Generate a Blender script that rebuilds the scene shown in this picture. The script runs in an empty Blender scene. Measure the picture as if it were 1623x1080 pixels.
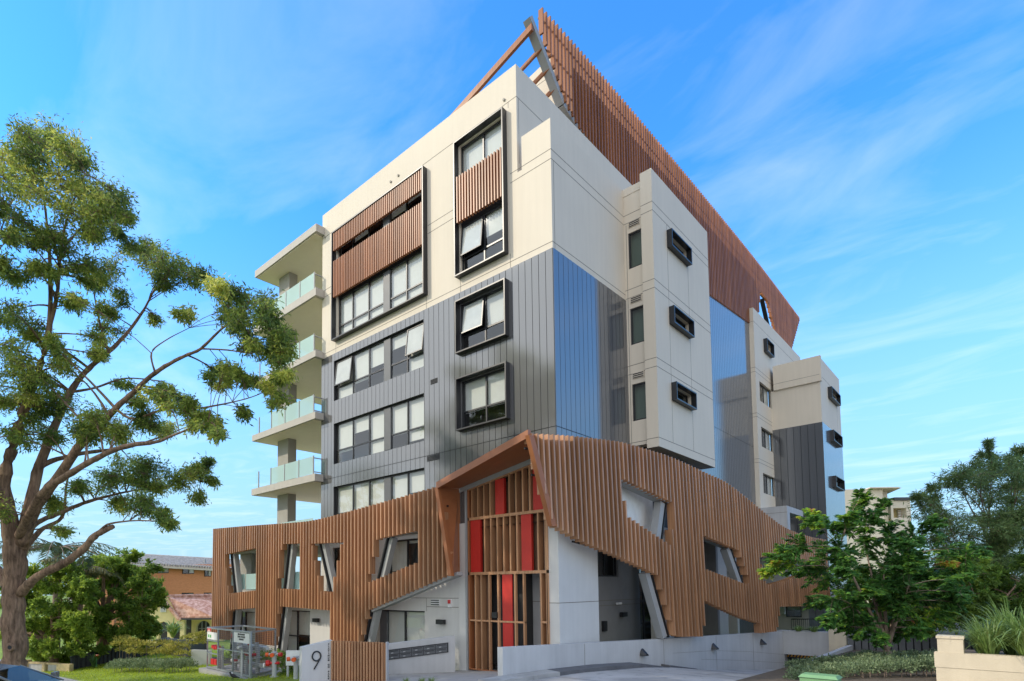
import bpy, bmesh, math, random
import numpy as np
from mathutils import Vector, Matrix
rng = random.Random(7); nrng = np.random.default_rng(11)
sc = bpy.context.scene
COL = sc.collection

# ------------------------------------------------------------------ camera
CP = Vector((10.5569, -15.7834, 3.0626)); YAW, PIT, ROL = [math.radians(a) for a in (43.4354, 3.2896, -0.5254)]
FPX, PPX, PPY, IW, IH = 922.016, 728.33, 876.73, 1623.0, 1080.0
def cam_axes():
    f0 = Vector((-math.sin(YAW), math.cos(YAW), 0)); r = Vector((math.cos(YAW), math.sin(YAW), 0)); u0 = Vector((0, 0, 1))
    f = f0*math.cos(PIT) + u0*math.sin(PIT); u = u0*math.cos(PIT) - f0*math.sin(PIT)
    return r*math.cos(ROL) + u*math.sin(ROL), u*math.cos(ROL) - r*math.sin(ROL), f
CR, CU, CF = cam_axes()
def at(u, v, D):
    """survey helper: world point seen in the photo at (u, v) at distance D along the view axis"""
    return CP + (CF + CR*((u-PPX)/FPX) - CU*((v-PPY)/FPX))*D
def ground_z(x, y):
    return 0.045*(max(min(x, 16), -26)+4) - 0.03*(max(-4.0, min(y, 16))+0.7)
def gnd(u, v):
    D = 18.0
    for _ in range(40):
        p = at(u, v, D); d = (CF + CR*((u-PPX)/FPX) - CU*((v-PPY)/FPX)).z
        D += (ground_z(p.x, p.y)-p.z)/d*0.7
    return at(u, v, D)
cam = bpy.data.cameras.new("camera"); camo = bpy.data.objects.new("camera", cam); COL.objects.link(camo)
M = Matrix((CR, CU, -CF)).transposed().to_4x4(); M.translation = CP; camo.matrix_world = M
cam.sensor_width = 36; cam.lens = FPX/IW*36; cam.shift_x = (IW/2-PPX)/IW; cam.shift_y = (PPY-IH/2)/IW
cam.clip_end = 3000; sc.camera = camo

# ------------------------------------------------------------------ materials
def nmat(name):
    m = bpy.data.materials.new(name); m.use_nodes = True
    return m, m.node_tree.nodes, m.node_tree.links, m.node_tree.nodes['Principled BSDF']
def mat(name, col, rough=0.6, metal=0.0, var=0.08, scale=3.0, bump=0.0, bscale=60.0, spec=0.5, streak=0.0, emit=None, spots=0.0):
    m, N, L, P = nmat(name)
    P.inputs['Roughness'].default_value = rough; P.inputs['Metallic'].default_value = metal
    P.inputs['Specular IOR Level'].default_value = spec
    tc = N.new('ShaderNodeTexCoord')
    n1 = N.new('ShaderNodeTexNoise'); n1.inputs['Scale'].default_value = scale; n1.inputs['Detail'].default_value = 6
    L.new(tc.outputs['Object'], n1.inputs['Vector'])
    mr = N.new('ShaderNodeMapRange'); mr.inputs[1].default_value = 0.3; mr.inputs[2].default_value = 0.7
    mr.inputs[3].default_value = 1-var; mr.inputs[4].default_value = 1+var
    L.new(n1.outputs['Fac'], mr.inputs[0])
    fac = mr.outputs[0]
    if streak > 0:   # rain marks: noise stretched vertically
        mp = N.new('ShaderNodeMapping'); mp.inputs['Scale'].default_value = (4, 4, 0.25)
        L.new(tc.outputs['Object'], mp.inputs[0])
        n3 = N.new('ShaderNodeTexNoise'); n3.inputs['Scale'].default_value = 1.5; n3.inputs['Detail'].default_value = 4
        L.new(mp.outputs[0], n3.inputs['Vector'])
        m3 = N.new('ShaderNodeMapRange'); m3.inputs[1].default_value = 0.35; m3.inputs[2].default_value = 0.75
        m3.inputs[3].default_value = 1.0; m3.inputs[4].default_value = 1-streak
        L.new(n3.outputs['Fac'], m3.inputs[0])
        mu = N.new('ShaderNodeMath'); mu.operation = 'MULTIPLY'; L.new(fac, mu.inputs[0]); L.new(m3.outputs[0], mu.inputs[1]); fac = mu.outputs[0]
    if spots > 0:    # oil drips, tyre scuffs and damp patches
        for sc4, lo, hi, k in ((0.55, .50, .62, spots*.7), (2.6, .60, .68, spots), (14, .62, .70, spots*.5)):
            n4 = N.new('ShaderNodeTexNoise'); n4.inputs['Scale'].default_value = sc4; n4.inputs['Detail'].default_value = 5; n4.inputs['Distortion'].default_value = .8; L.new(tc.outputs['Object'], n4.inputs['Vector'])
            m4 = N.new('ShaderNodeMapRange'); m4.inputs[1].default_value = lo; m4.inputs[2].default_value = hi; m4.inputs[3].default_value = 1; m4.inputs[4].default_value = 1-k; L.new(n4.outputs['Fac'], m4.inputs[0])
            mq = N.new('ShaderNodeMath'); mq.operation = 'MULTIPLY'; L.new(fac, mq.inputs[0]); L.new(m4.outputs[0], mq.inputs[1]); fac = mq.outputs[0]
    vm = N.new('ShaderNodeVectorMath'); vm.operation = 'SCALE'; vm.inputs[0].default_value = col[:3]
    L.new(fac, vm.inputs['Scale']); L.new(vm.outputs[0], P.inputs['Base Color'])
    if bump > 0:
        n2 = N.new('ShaderNodeTexNoise'); n2.inputs['Scale'].default_value = bscale; n2.inputs['Detail'].default_value = 4
        L.new(tc.outputs['Object'], n2.inputs['Vector'])
        b = N.new('ShaderNodeBump'); b.inputs['Strength'].default_value = bump; b.inputs['Distance'].default_value = 0.01
        L.new(n2.outputs['Fac'], b.inputs['Height']); L.new(b.outputs[0], P.inputs['Normal'])
    if emit:
        P.inputs['Emission Color'].default_value = (*emit[:3], 1); P.inputs['Emission Strength'].default_value = emit[3]
    return m
MT = {}
MT['cream'] = mat('cream_render', (0.71, 0.635, 0.515), 0.8, var=0.03, scale=0.45, bump=0.15, bscale=70, streak=0.045)
MT['joint'] = mat('joint_dark', (0.20, 0.18, 0.15), 0.9)  # dark grey of the panel joint lines
MT['seam'] = mat('cladding_seam', (0.03, 0.032, 0.036), 0.8)
MT['pale'] = mat('pale_grey_render', (0.62, 0.605, 0.57), 0.8, var=0.04, scale=0.9, bump=0.12, bscale=80, streak=0.05)
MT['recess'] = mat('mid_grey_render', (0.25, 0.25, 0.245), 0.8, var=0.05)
MT['slab'] = mat('balcony_paint', (0.48, 0.445, 0.39), 0.75, var=0.05, streak=0.06)
MT['soffit'] = mat('soffit_paint', (0.88, 0.77, 0.57), 0.8, var=0.02)
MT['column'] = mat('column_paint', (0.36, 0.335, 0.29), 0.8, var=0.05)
MT['drivewall'] = mat('driveway_wall_render', (0.50, 0.50, 0.495), 0.8, var=0.06, scale=1.2, bump=0.2, bscale=70, streak=0.10)
MT['steel'] = mat('grey_steel', (0.36, 0.365, 0.36), 0.5, var=0.04)
MT['black'] = mat('black_metal', (0.016, 0.017, 0.019), 0.38, var=0.1)
MT['frame'] = mat('window_frame_black', (0.022, 0.023, 0.026), 0.35, var=0.08)
MT['pier'] = mat('window_pier_grey', (0.10, 0.105, 0.11), 0.5)
MT['portal'] = mat('portal_copper', (0.34, 0.125, 0.048), 0.42, var=0.06)
MT['red'] = mat('red_panel', (0.52, 0.030, 0.022), 0.35, var=0.05)
MT['redpaint'] = mat('red_enamel', (0.62, 0.03, 0.03), 0.35)
MT['orangep'] = mat('orange_enamel', (0.80, 0.12, 0.02), 0.35)
MT['blind'] = mat('roller_blind', (0.64, 0.63, 0.59), 0.9, var=0.02)
MT['sashsky'] = mat('sash_sky_sheen', (0.55, 0.54, 0.51), 0.9)  # pale tone standing in for sky reflected in the open sashes
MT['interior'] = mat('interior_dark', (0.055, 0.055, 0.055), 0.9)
MT['galv'] = mat('galvanised_steel', (0.42, 0.44, 0.46), 0.42, metal=0.75, var=0.12, scale=14)
MT['pipe'] = mat('pipe_grey', (0.48, 0.49, 0.48), 0.5, var=0.06)
MT['white'] = mat('white_sign', (0.80, 0.80, 0.78), 0.6)
MT['green'] = mat('green_print', (0.10, 0.42, 0.12), 0.6)
MT['concrete'] = mat('path_concrete', (0.37, 0.36, 0.34), 0.85, spots=.3, var=0.10, scale=1.5, bump=0.25, bscale=60)
MT['drive'] = mat('driveway_concrete', (0.40, 0.39, 0.38), 0.85, spots=.35, var=0.10, scale=0.8, bump=0.25, bscale=60)
MT['kerb'] = mat('kerb_dark', (0.12, 0.12, 0.125), 0.85, var=0.15, scale=4)
MT['asphalt'] = mat('asphalt', (0.055, 0.055, 0.057), 0.9, var=0.2, scale=8, bump=0.4, bscale=120)
MT['soil'] = mat('soil', (0.10, 0.075, 0.05), 0.95, var=0.3, scale=6, bump=0.5, bscale=20)
MT['fence'] = mat('fence_charcoal', (0.055, 0.057, 0.06), 0.55, var=0.08)
MT['fencegrey'] = mat('fence_paling_grey', (0.13, 0.135, 0.14), 0.65, var=0.08)
MT['planter'] = mat('planter_cream', (0.66, 0.57, 0.42), 0.85, var=0.05, scale=2, bump=0.5, bscale=35, streak=0.06)
MT['yellow'] = mat('yellow_render', (0.84, 0.70, 0.36), 0.85, var=0.06)
MT['yellowold'] = mat('weathered_yellow_masonry', (0.58, 0.45, 0.24), 0.9, var=0.2, scale=5, bump=0.4, bscale=30, streak=0.2)
MT['gbox'] = mat('green_cabinet', (0.19, 0.36, 0.17), 0.55, var=0.06)
def bark_mat(name, c0, c1, sx=5.0, dist=0.06):
    m, N, L, P = nmat(name); P.inputs['Roughness'].default_value = 0.95
    tc = N.new('ShaderNodeTexCoord'); mp = N.new('ShaderNodeMapping'); mp.inputs['Scale'].default_value = (sx, sx, sx*.16); L.new(tc.outputs['Object'], mp.inputs[0])
    n = N.new('ShaderNodeTexNoise'); n.inputs['Scale'].default_value = 2.2; n.inputs['Detail'].default_value = 9; n.inputs['Roughness'].default_value = .65; L.new(mp.outputs[0], n.inputs['Vector'])
    n2 = N.new('ShaderNodeTexNoise'); n2.inputs['Scale'].default_value = 1.1; n2.inputs['Detail'].default_value = 4; L.new(tc.outputs['Object'], n2.inputs['Vector'])
    ad = N.new('ShaderNodeMath'); ad.operation = 'MULTIPLY_ADD'; ad.inputs[1].default_value = .45; L.new(n2.outputs['Fac'], ad.inputs[0]); L.new(n.outputs['Fac'], ad.inputs[2])
    cr = N.new('ShaderNodeValToRGB'); e = cr.color_ramp.elements; e[0].position = .52; e[0].color = (*c0, 1); e[1].position = .92; e[1].color = (*c1, 1); L.new(ad.outputs[0], cr.inputs[0]); L.new(cr.outputs[0], P.inputs['Base Color'])
    bp = N.new('ShaderNodeBump'); bp.inputs['Strength'].default_value = 1.0; bp.inputs['Distance'].default_value = dist; L.new(n.outputs['Fac'], bp.inputs['Height']); L.new(bp.outputs[0], P.inputs['Normal'])
    return m
MT['bark'] = bark_mat('bark', (0.10, 0.06, 0.038), (0.44, 0.285, 0.19))
MT['battenback'] = mat('dark_timber_backing', (0.15, 0.08, 0.045), 0.6)
MT['bark2'] = bark_mat('bark_pale', (0.14, 0.095, 0.065), (0.42, 0.32, 0.25), 8.0, .03)
MT['woodtop'] = mat('carpaint_silver', (0.20, 0.21, 0.215), 0.25, metal=0.4, var=0.02)
MT['tyre'] = mat('rubber', (0.02, 0.02, 0.02), 0.8)
MT['bfeather'] = mat('black_feather', (0.015, 0.015, 0.018), 0.5)
MT['wfeather'] = mat('white_feather', (0.8, 0.8, 0.78), 0.7)
MT['beige'] = mat('pale_apartment_render', (0.70, 0.62, 0.48), 0.8, var=0.03)

def slat_mat(name, col, spec=0.6):
    m, N, L, P = nmat(name); P.inputs['Roughness'].default_value = 0.34; P.inputs['Specular IOR Level'].default_value = spec
    tc = N.new('ShaderNodeTexCoord'); mp = N.new('ShaderNodeMapping'); mp.inputs['Scale'].default_value = (9, 9, 0.5)
    L.new(tc.outputs['Object'], mp.inputs[0])
    n = N.new('ShaderNodeTexNoise'); n.inputs['Scale'].default_value = 2.0; n.inputs['Detail'].default_value = 8; n.inputs['Roughness'].default_value = 0.6
    L.new(mp.outputs[0], n.inputs['Vector'])
    cr = N.new('ShaderNodeValToRGB'); e = cr.color_ramp.elements
    e[0].position = 0.3; e[0].color = (col[0]*0.78, col[1]*0.72, col[2]*0.7, 1); e[1].position = 0.7; e[1].color = (col[0]*1.18, col[1]*1.2, col[2]*1.2, 1)
    L.new(n.outputs['Fac'], cr.inputs[0])
    ge = N.new('ShaderNodeNewGeometry'); mr = N.new('ShaderNodeMapRange'); mr.inputs[3].default_value = 0.80; mr.inputs[4].default_value = 1.20; L.new(ge.outputs['Random Per Island'], mr.inputs[0])
    sc_ = N.new('ShaderNodeVectorMath'); sc_.operation = 'SCALE'; L.new(cr.outputs[0], sc_.inputs[0]); L.new(mr.outputs[0], sc_.inputs['Scale']); L.new(sc_.outputs[0], P.inputs['Base Color'])
    return m
MT['slat'] = slat_mat('timber_look_slat', (0.43, 0.225, 0.115))
MT['slatmatte'] = slat_mat('timber_look_sun_toned', (0.33, 0.140, 0.066), 0.15)  # darker, duller copy of the slat colour, offsetting glare on sunlit slats
MT['batten'] = slat_mat('timber_look_batten', (0.46, 0.245, 0.125))

def clad_mat():
    """dark paint under a clear factory gloss: a dull body plus a fairly sharp mirror layer"""
    m, N, L, P = nmat('standing_seam_metal'); out = N['Material Output']
    P.inputs['Roughness'].default_value = 0.6; P.inputs['Specular IOR Level'].default_value = 0.2
    tc = N.new('ShaderNodeTexCoord'); mp = N.new('ShaderNodeMapping'); mp.inputs['Scale'].default_value = (3.6, 3.6, 0.12)
    L.new(tc.outputs['Object'], mp.inputs[0])
    n = N.new('ShaderNodeTexNoise'); n.inputs['Scale'].default_value = 1.0; n.inputs['Detail'].default_value = 2
    L.new(mp.outputs[0], n.inputs['Vector'])
    vm = N.new('ShaderNodeMapRange'); vm.inputs[3].default_value = 0.9; vm.inputs[4].default_value = 1.1; L.new(n.outputs['Fac'], vm.inputs[0])
    s = N.new('ShaderNodeVectorMath'); s.operation = 'SCALE'; s.inputs[0].default_value = (0.095, 0.095, 0.097); L.new(vm.outputs[0], s.inputs['Scale']); L.new(s.outputs[0], P.inputs['Base Color'])
    b = N.new('ShaderNodeBump'); b.inputs['Strength'].default_value = 0.04; b.inputs['Distance'].default_value = 0.03; L.new(n.outputs['Fac'], b.inputs['Height'])
    g = N.new('ShaderNodeBsdfGlossy'); g.distribution = 'BECKMANN'; g.inputs['Roughness'].default_value = 0.13; g.inputs[0].default_value = (0.95, 0.96, 0.97, 1); L.new(b.outputs[0], g.inputs['Normal'])
    f = N.new('ShaderNodeFresnel'); f.inputs[0].default_value = 2.15; L.new(b.outputs[0], f.inputs['Normal'])
    mx = N.new('ShaderNodeMixShader'); L.new(f.outputs[0], mx.inputs[0]); L.new(P.outputs[0], mx.inputs[1]); L.new(g.outputs[0], mx.inputs[2]); L.new(mx.outputs[0], out.inputs[0])
    return m
MT['clad'] = clad_mat()

def glass_mat(name, tint=(0.94, 0.97, 0.965), ior=1.75):
    m, N, L, P = nmat(name); N.remove(P); out = N['Material Output']
    t = N.new('ShaderNodeBsdfTransparent'); t.inputs[0].default_value = (*tint, 1)
    g = N.new('ShaderNodeBsdfGlossy'); g.inputs['Roughness'].default_value = 0.015; g.inputs[0].default_value = (0.95, 0.97, 1, 1)
    f = N.new('ShaderNodeFresnel'); ge = N.new('ShaderNodeNewGeometry'); mi = N.new('ShaderNodeMix'); mi.inputs['A'].default_value = ior; mi.inputs['B'].default_value = 1/ior; L.new(ge.outputs['Backfacing'], mi.inputs['Factor']); L.new(mi.outputs['Result'], f.inputs[0])
    mx = N.new('ShaderNodeMixShader'); L.new(f.outputs[0], mx.inputs[0]); L.new(t.outputs[0], mx.inputs[1]); L.new(g.outputs[0], mx.inputs[2]); L.new(mx.outputs[0], out.inputs[0])
    return m
MT['glass'] = glass_mat('window_glass')
MT['glassdark'] = glass_mat('obscure_glass', (0.35, 0.45, 0.44), 1.7)
MT['carglass'] = glass_mat('car_glass', (0.25, 0.3, 0.29), 1.15)
MT['clear'] = glass_mat('clear_glass', (0.93, 0.97, 0.96), 1.3)
def frost_mat():
    m, N, L, P = nmat('frosted_glass'); out = N['Material Output']
    P.inputs['Base Color'].default_value = (0.70, 0.86, 0.82, 1); P.inputs['Roughness'].default_value = 0.25
    tr = N.new('ShaderNodeBsdfTranslucent'); tr.inputs[0].default_value = (0.75, 0.92, 0.88, 1)
    t = N.new('ShaderNodeBsdfTransparent'); t.inputs[0].default_value = (0.85, 0.97, 0.94, 1)
    m1 = N.new('ShaderNodeMixShader'); m1.inputs[0].default_value = 0.45; L.new(P.outputs[0], m1.inputs[1]); L.new(tr.outputs[0], m1.inputs[2])
    m2 = N.new('ShaderNodeMixShader'); m2.inputs[0].default_value = 0.28; L.new(m1.outputs[0], m2.inputs[1]); L.new(t.outputs[0], m2.inputs[2]); L.new(m2.outputs[0], out.inputs[0])
    return m
MT['frost'] = frost_mat()

def leaf_mat(name, cols, trans=0.35, rough=0.5):
    """leaf colour picked per leaf from a ramp by the leaf's own 'tint' attribute"""
    m, N, L, P = nmat(name); out = N['Material Output']
    a = N.new('ShaderNodeAttribute'); a.attribute_name = 'tint'
    cr = N.new('ShaderNodeValToRGB'); els = cr.color_ramp.elements
    while len(els) < len(cols): els.new(0.5)
    for i, (p, c) in enumerate(cols): els[i].position = p; els[i].color = (*c, 1)
    L.new(a.outputs['Fac'], cr.inputs[0]); L.new(cr.outputs[0], P.inputs['Base Color'])
    P.inputs['Roughness'].default_value = rough; P.inputs['Specular IOR Level'].default_value = 0.35
    tr = N.new('ShaderNodeBsdfTranslucent')
    hs = N.new('ShaderNodeHueSaturation'); hs.inputs['Value'].default_value = 1.5; hs.inputs['Hue'].default_value = 0.485; L.new(cr.outputs[0], hs.inputs['Color']); L.new(hs.outputs[0], tr.inputs[0])
    mx = N.new('ShaderNodeMixShader'); mx.inputs[0].default_value = trans
    L.new(P.outputs[0], mx.inputs[1]); L.new(tr.outputs[0], mx.inputs[2]); L.new(mx.outputs[0], out.inputs[0])
    return m
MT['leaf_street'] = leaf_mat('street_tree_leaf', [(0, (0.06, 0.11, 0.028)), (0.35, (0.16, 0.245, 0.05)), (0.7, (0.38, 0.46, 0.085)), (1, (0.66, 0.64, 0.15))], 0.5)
MT['leaf_mid'] = leaf_mat('garden_tree_leaf', [(0, (0.065, 0.13, 0.025)), (0.5, (0.22, 0.34, 0.05)), (0.85, (0.42, 0.53, 0.075)), (1, (0.60, 0.60, 0.14))], 0.5)
MT['leaf_front'] = leaf_mat('glossy_leaf', [(0, (0.045, 0.12, 0.035)), (0.45, (0.10, 0.25, 0.06)), (0.68, (0.22, 0.43, 0.07)), (0.80, (0.46, 0.62, 0.07)), (0.93, (0.50, 0.60, 0.08)), (1, (0.62, 0.29, 0.10))], 0.4, 0.4)
MT['leaf_dark'] = leaf_mat('needle_leaf', [(0, (0.070, 0.125, 0.045)), (0.6, (0.18, 0.27, 0.085)), (0.9, (0.33, 0.36, 0.13)), (1, (0.52, 0.48, 0.26))], 0.35)
MT['leaf_hedge'] = leaf_mat('hedge_leaf', [(0, (0.09, 0.14, 0.07)), (0.6, (0.20, 0.27, 0.13)), (1, (0.38, 0.44, 0.25))], 0.25)
MT['leaf_gold'] = leaf_mat('golden_shrub_leaf', [(0, (0.18, 0.20, 0.04)), (0.6, (0.46, 0.44, 0.09)), (1, (0.70, 0.58, 0.18))], 0.35)
MT['leaf_strap'] = leaf_mat('strappy_leaf', [(0, (0.07, 0.15, 0.04)), (0.6, (0.20, 0.30, 0.08)), (0.9, (0.42, 0.45, 0.16)), (1, (0.55, 0.48, 0.28))], 0.3, 0.4)
MT['leaf_palm'] = leaf_mat('palm_leaf', [(0, (0.05, 0.08, 0.03)), (0.6, (0.12, 0.16, 0.06)), (1, (0.36, 0.28, 0.09))], 0.3, 0.45)
MT['grass'] = leaf_mat('grass_blade', [(0, (0.17, 0.25, 0.02)), (0.6, (0.34, 0.45, 0.025)), (1, (0.48, 0.55, 0.05))], 0.4, 0.5)

def brick_mat(name, c1, c2, mortar, scale):
    m, N, L, P = nmat(name); P.inputs['Roughness'].default_value = 0.9
    tc = N.new('ShaderNodeTexCoord'); sx = N.new('ShaderNodeSeparateXYZ'); L.new(tc.outputs['Object'], sx.inputs[0])
    ad = N.new('ShaderNodeMath'); ad.operation = 'ADD'; L.new(sx.outputs[0], ad.inputs[0]); L.new(sx.outputs[1], ad.inputs[1])
    cb = N.new('ShaderNodeCombineXYZ'); L.new(ad.outputs[0], cb.inputs[0]); L.new(sx.outputs[2], cb.inputs[1])
    b = N.new('ShaderNodeTexBrick'); b.inputs['Scale'].default_value = scale; b.inputs['Color1'].default_value = (*c1, 1); b.inputs['Color2'].default_value = (*c2, 1); b.inputs['Mortar'].default_value = (*mortar, 1)
    b.inputs['Mortar Size'].default_value = 0.012; b.inputs['Brick Width'].default_value = 0.5; b.inputs['Row Height'].default_value = 0.18
    L.new(cb.outputs[0], b.inputs['Vector']); L.new(b.outputs[0], P.inputs['Base Color'])
    return m
MT['brick'] = brick_mat('orange_brick', (0.60, 0.25, 0.115), (0.52, 0.21, 0.095), (0.52, 0.28, 0.165), 2.2)
def tile_mat(name, c1, c2, sx=3.2, sy=3.0):
    m, N, L, P = nmat(name); P.inputs['Roughness'].default_value = 0.85
    tc = N.new('ShaderNodeTexCoord'); mp = N.new('ShaderNodeMapping'); L.new(tc.outputs['Object'], mp.inputs[0])
    n = N.new('ShaderNodeTexNoise'); n.inputs['Scale'].default_value = 4; n.inputs['Detail'].default_value = 5; L.new(mp.outputs[0], n.inputs['Vector'])
    cr = N.new('ShaderNodeValToRGB'); cr.color_ramp.elements[0].color = (*c1, 1); cr.color_ramp.elements[1].color = (*c2, 1); cr.color_ramp.elements[0].position = .35; cr.color_ramp.elements[1].position = .65
    L.new(n.outputs['Fac'], cr.inputs[0]); L.new(cr.outputs[0], P.inputs['Base Color'])
    return m
MT['redtile'] = tile_mat('terracotta_tile', (0.50, 0.22, 0.14), (0.80, 0.50, 0.38))
MT['greytile'] = tile_mat('grey_tile', (0.32, 0.28, 0.235), (0.52, 0.47, 0.41))

# ------------------------------------------------------------------ mesh builder
class MB:
    def __init__(s): s.v = []; s.f = []; s.m = []; s.ms = []
    def mi(s, mt):
        mt = MT[mt] if isinstance(mt, str) else mt
        if mt not in s.ms: s.ms.append(mt)
        return s.ms.index(mt)
    def face(s, pts, mt):
        i = len(s.v); s.v += [tuple(p) for p in pts]; s.f.append(tuple(range(i, i+len(pts)))); s.m.append(s.mi(mt))
    def hexa(s, p, mt):           # 8 points: bottom ring 0-3, top ring 4-7
        i = len(s.v); s.v += [tuple(q) for q in p]; k = s.mi(mt)
        for f in ((3, 2, 1, 0), (4, 5, 6, 7), (0, 1, 5, 4), (1, 2, 6, 5), (2, 3, 7, 6), (3, 0, 4, 7)):
            s.f.append(tuple(i+j for j in f)); s.m.append(k)
    def box(s, x0, x1, y0, y1, z0, z1, mt):
        s.hexa([(x0, y0, z0), (x1, y0, z0), (x1, y1, z0), (x0, y1, z0), (x0, y0, z1), (x1, y0, z1), (x1, y1, z1), (x0, y1, z1)], mt)
    def fbox(s, F, a0, a1, z0, z1, d0, d1, mt):
        s.hexa([F(a0, z0, d0), F(a1, z0, d0), F(a1, z0, d1), F(a0, z0, d1), F(a0, z1, d0), F(a1, z1, d0), F(a1, z1, d1), F(a0, z1, d1)], mt)
    def prism(s, pts, z0, z1, mt, top=None):
        n = len(pts); i = len(s.v); k = s.mi(mt); kt = s.mi(top) if top else k
        s.v += [(p[0], p[1], z0) for p in pts] + [(p[0], p[1], z1) for p in pts]
        s.f.append(tuple(i+j for j in reversed(range(n)))); s.m.append(k)
        s.f.append(tuple(i+n+j for j in range(n))); s.m.append(kt)
        for j in range(n): s.f.append((i+j, i+(j+1) % n, i+n+(j+1) % n, i+n+j)); s.m.append(k)
    def beam(s, p0, p1, wv, hv, mt):
        p0, p1, w, h = Vector(p0), Vector(p1), Vector(wv)/2, Vector(hv)/2
        s.hexa([p0-w-h, p0+w-h, p0+w+h, p0-w+h, p1-w-h, p1+w-h, p1+w+h, p1-w+h], mt)
    def bar(s, p0, p1, t, mt):
        p0, p1 = Vector(p0), Vector(p1); d = (p1-p0).normalized()
        a = Vector((0, 0, 1)) if abs(d.z) < 0.9 else Vector((1, 0, 0))
        w = d.cross(a).normalized(); h = w.cross(d)
        s.beam(p0, p1, w*t, h*t, mt)
    def tube(s, pts, rad, mt, seg=8, cap=True):
        pts = [Vector(p) for p in pts]; n = len(pts); base = len(s.v); k = s.mi(mt)
        if not hasattr(rad, '__len__'): rad = [rad]*n
        ref = Vector((0.31, 0.17, 0.93))
        for j, p in enumerate(pts):
            d = (pts[min(j+1, n-1)]-pts[max(j-1, 0)])
            if d.length < 1e-7: d = Vector((0, 0, 1))
            d.normalize()
            w = d.cross(ref)
            if w.length < 0.05: w = d.cross(Vector((1, 0, 0)))
            w.normalize(); h = w.cross(d)
            for q in range(seg):
                a = 2*math.pi*q/seg; s.v.append(tuple(p + (w*math.cos(a)+h*math.sin(a))*rad[j]))
        for j in range(n-1):
            for q in range(seg):
                s.f.append((base+j*seg+q, base+j*seg+(q+1) % seg, base+(j+1)*seg+(q+1) % seg, base+(j+1)*seg+q)); s.m.append(k)
        if cap:
            s.f.append(tuple(base+q for q in reversed(range(seg)))); s.m.append(k)
            s.f.append(tuple(base+(n-1)*seg+q for q in range(seg))); s.m.append(k)
    def build(s, name, parent=None, smooth=False, recalc=True, loc=None):
        me = bpy.data.meshes.new(name)
        off = Vector(loc) if loc is not None else None
        vv = s.v if off is None else [tuple(Vector(q)-off) for q in s.v]
        me.from_pydata(vv, [], s.f)
        for m in s.ms: me.materials.append(m)
        me.polygons.foreach_set('material_index', s.m)
        if recalc:
            bm = bmesh.new(); bm.from_mesh(me); bmesh.ops.recalc_face_normals(bm, faces=bm.faces); bm.to_mesh(me); bm.free()
        if smooth: me.polygons.foreach_set('use_smooth', [True]*len(me.polygons))
        o = bpy.data.objects.new(name, me); COL.objects.link(o)
        if off is not None: o.location = off
        if parent is not None:
            o.parent = parent
            if off is None or True:
                o.matrix_parent_inverse = parent.matrix_world.inverted() if parent.type != 'EMPTY' or True else Matrix()
        return o
def tag(o, label, cat, group=None):
    o['label'] = label; o['category'] = cat
    if group: o['group'] = group
    return o
def thing(name, label, cat, loc=(0, 0, 0), group=None):
    o = bpy.data.objects.new(name, None); COL.objects.link(o); o.empty_display_size = 0.3
    o.matrix_world = Matrix.Translation(Vector(loc)); o.location = loc
    return tag(o, label, cat, group)
def struct(o, kind='structure'): o['kind'] = kind; return o
def frame(o, ux, n):
    o, ux, n = Vector(o), Vector(ux), Vector(n)
    return lambda a, z, d=0.0: o + ux*a + Vector((0, 0, z)) + n*d
FA = frame((0, 0, 0), (1, 0, 0), (0, -1, 0))          # street facade
def FB(x): return frame((x, 0, 0), (0, 1, 0), (1, 0, 0))   # side facade at x
def FY(y): return frame((0, y, 0), (1, 0, 0), (0, -1, 0))

def wall(mb, F, a0, a1, z0, z1, holes, mt, depth=0.22, d=0.0):
    A = sorted({a0, a1, *[h[0] for h in holes], *[h[1] for h in holes]}); A = [a for a in A if a0 <= a <= a1]
    Z = sorted({z0, z1, *[h[2] for h in holes], *[h[3] for h in holes]}); Z = [z for z in Z if z0 <= z <= z1]
    for i in range(len(A)-1):
        for j in range(len(Z)-1):
            ca, cz = (A[i]+A[i+1])/2, (Z[j]+Z[j+1])/2
            if any(h[0] < ca < h[1] and h[2] < cz < h[3] for h in holes): continue
            mb.face([F(A[i], Z[j], d), F(A[i+1], Z[j], d), F(A[i+1], Z[j+1], d), F(A[i], Z[j+1], d)], mt)
    for h in holes:
        b0, b1, y0, y1 = max(h[0], a0), min(h[1], a1), max(h[2], z0), min(h[3], z1)
        if b0 >= b1 or y0 >= y1: continue
        for (p, q) in (((b0, y0), (b1, y0)), ((b1, y0), (b1, y1)), ((b1, y1), (b0, y1)), ((b0, y1), (b0, y0))):
            mb.face([F(*p, d), F(*q, d), F(*q, d-depth), F(*p, d-depth)], mt)
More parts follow.
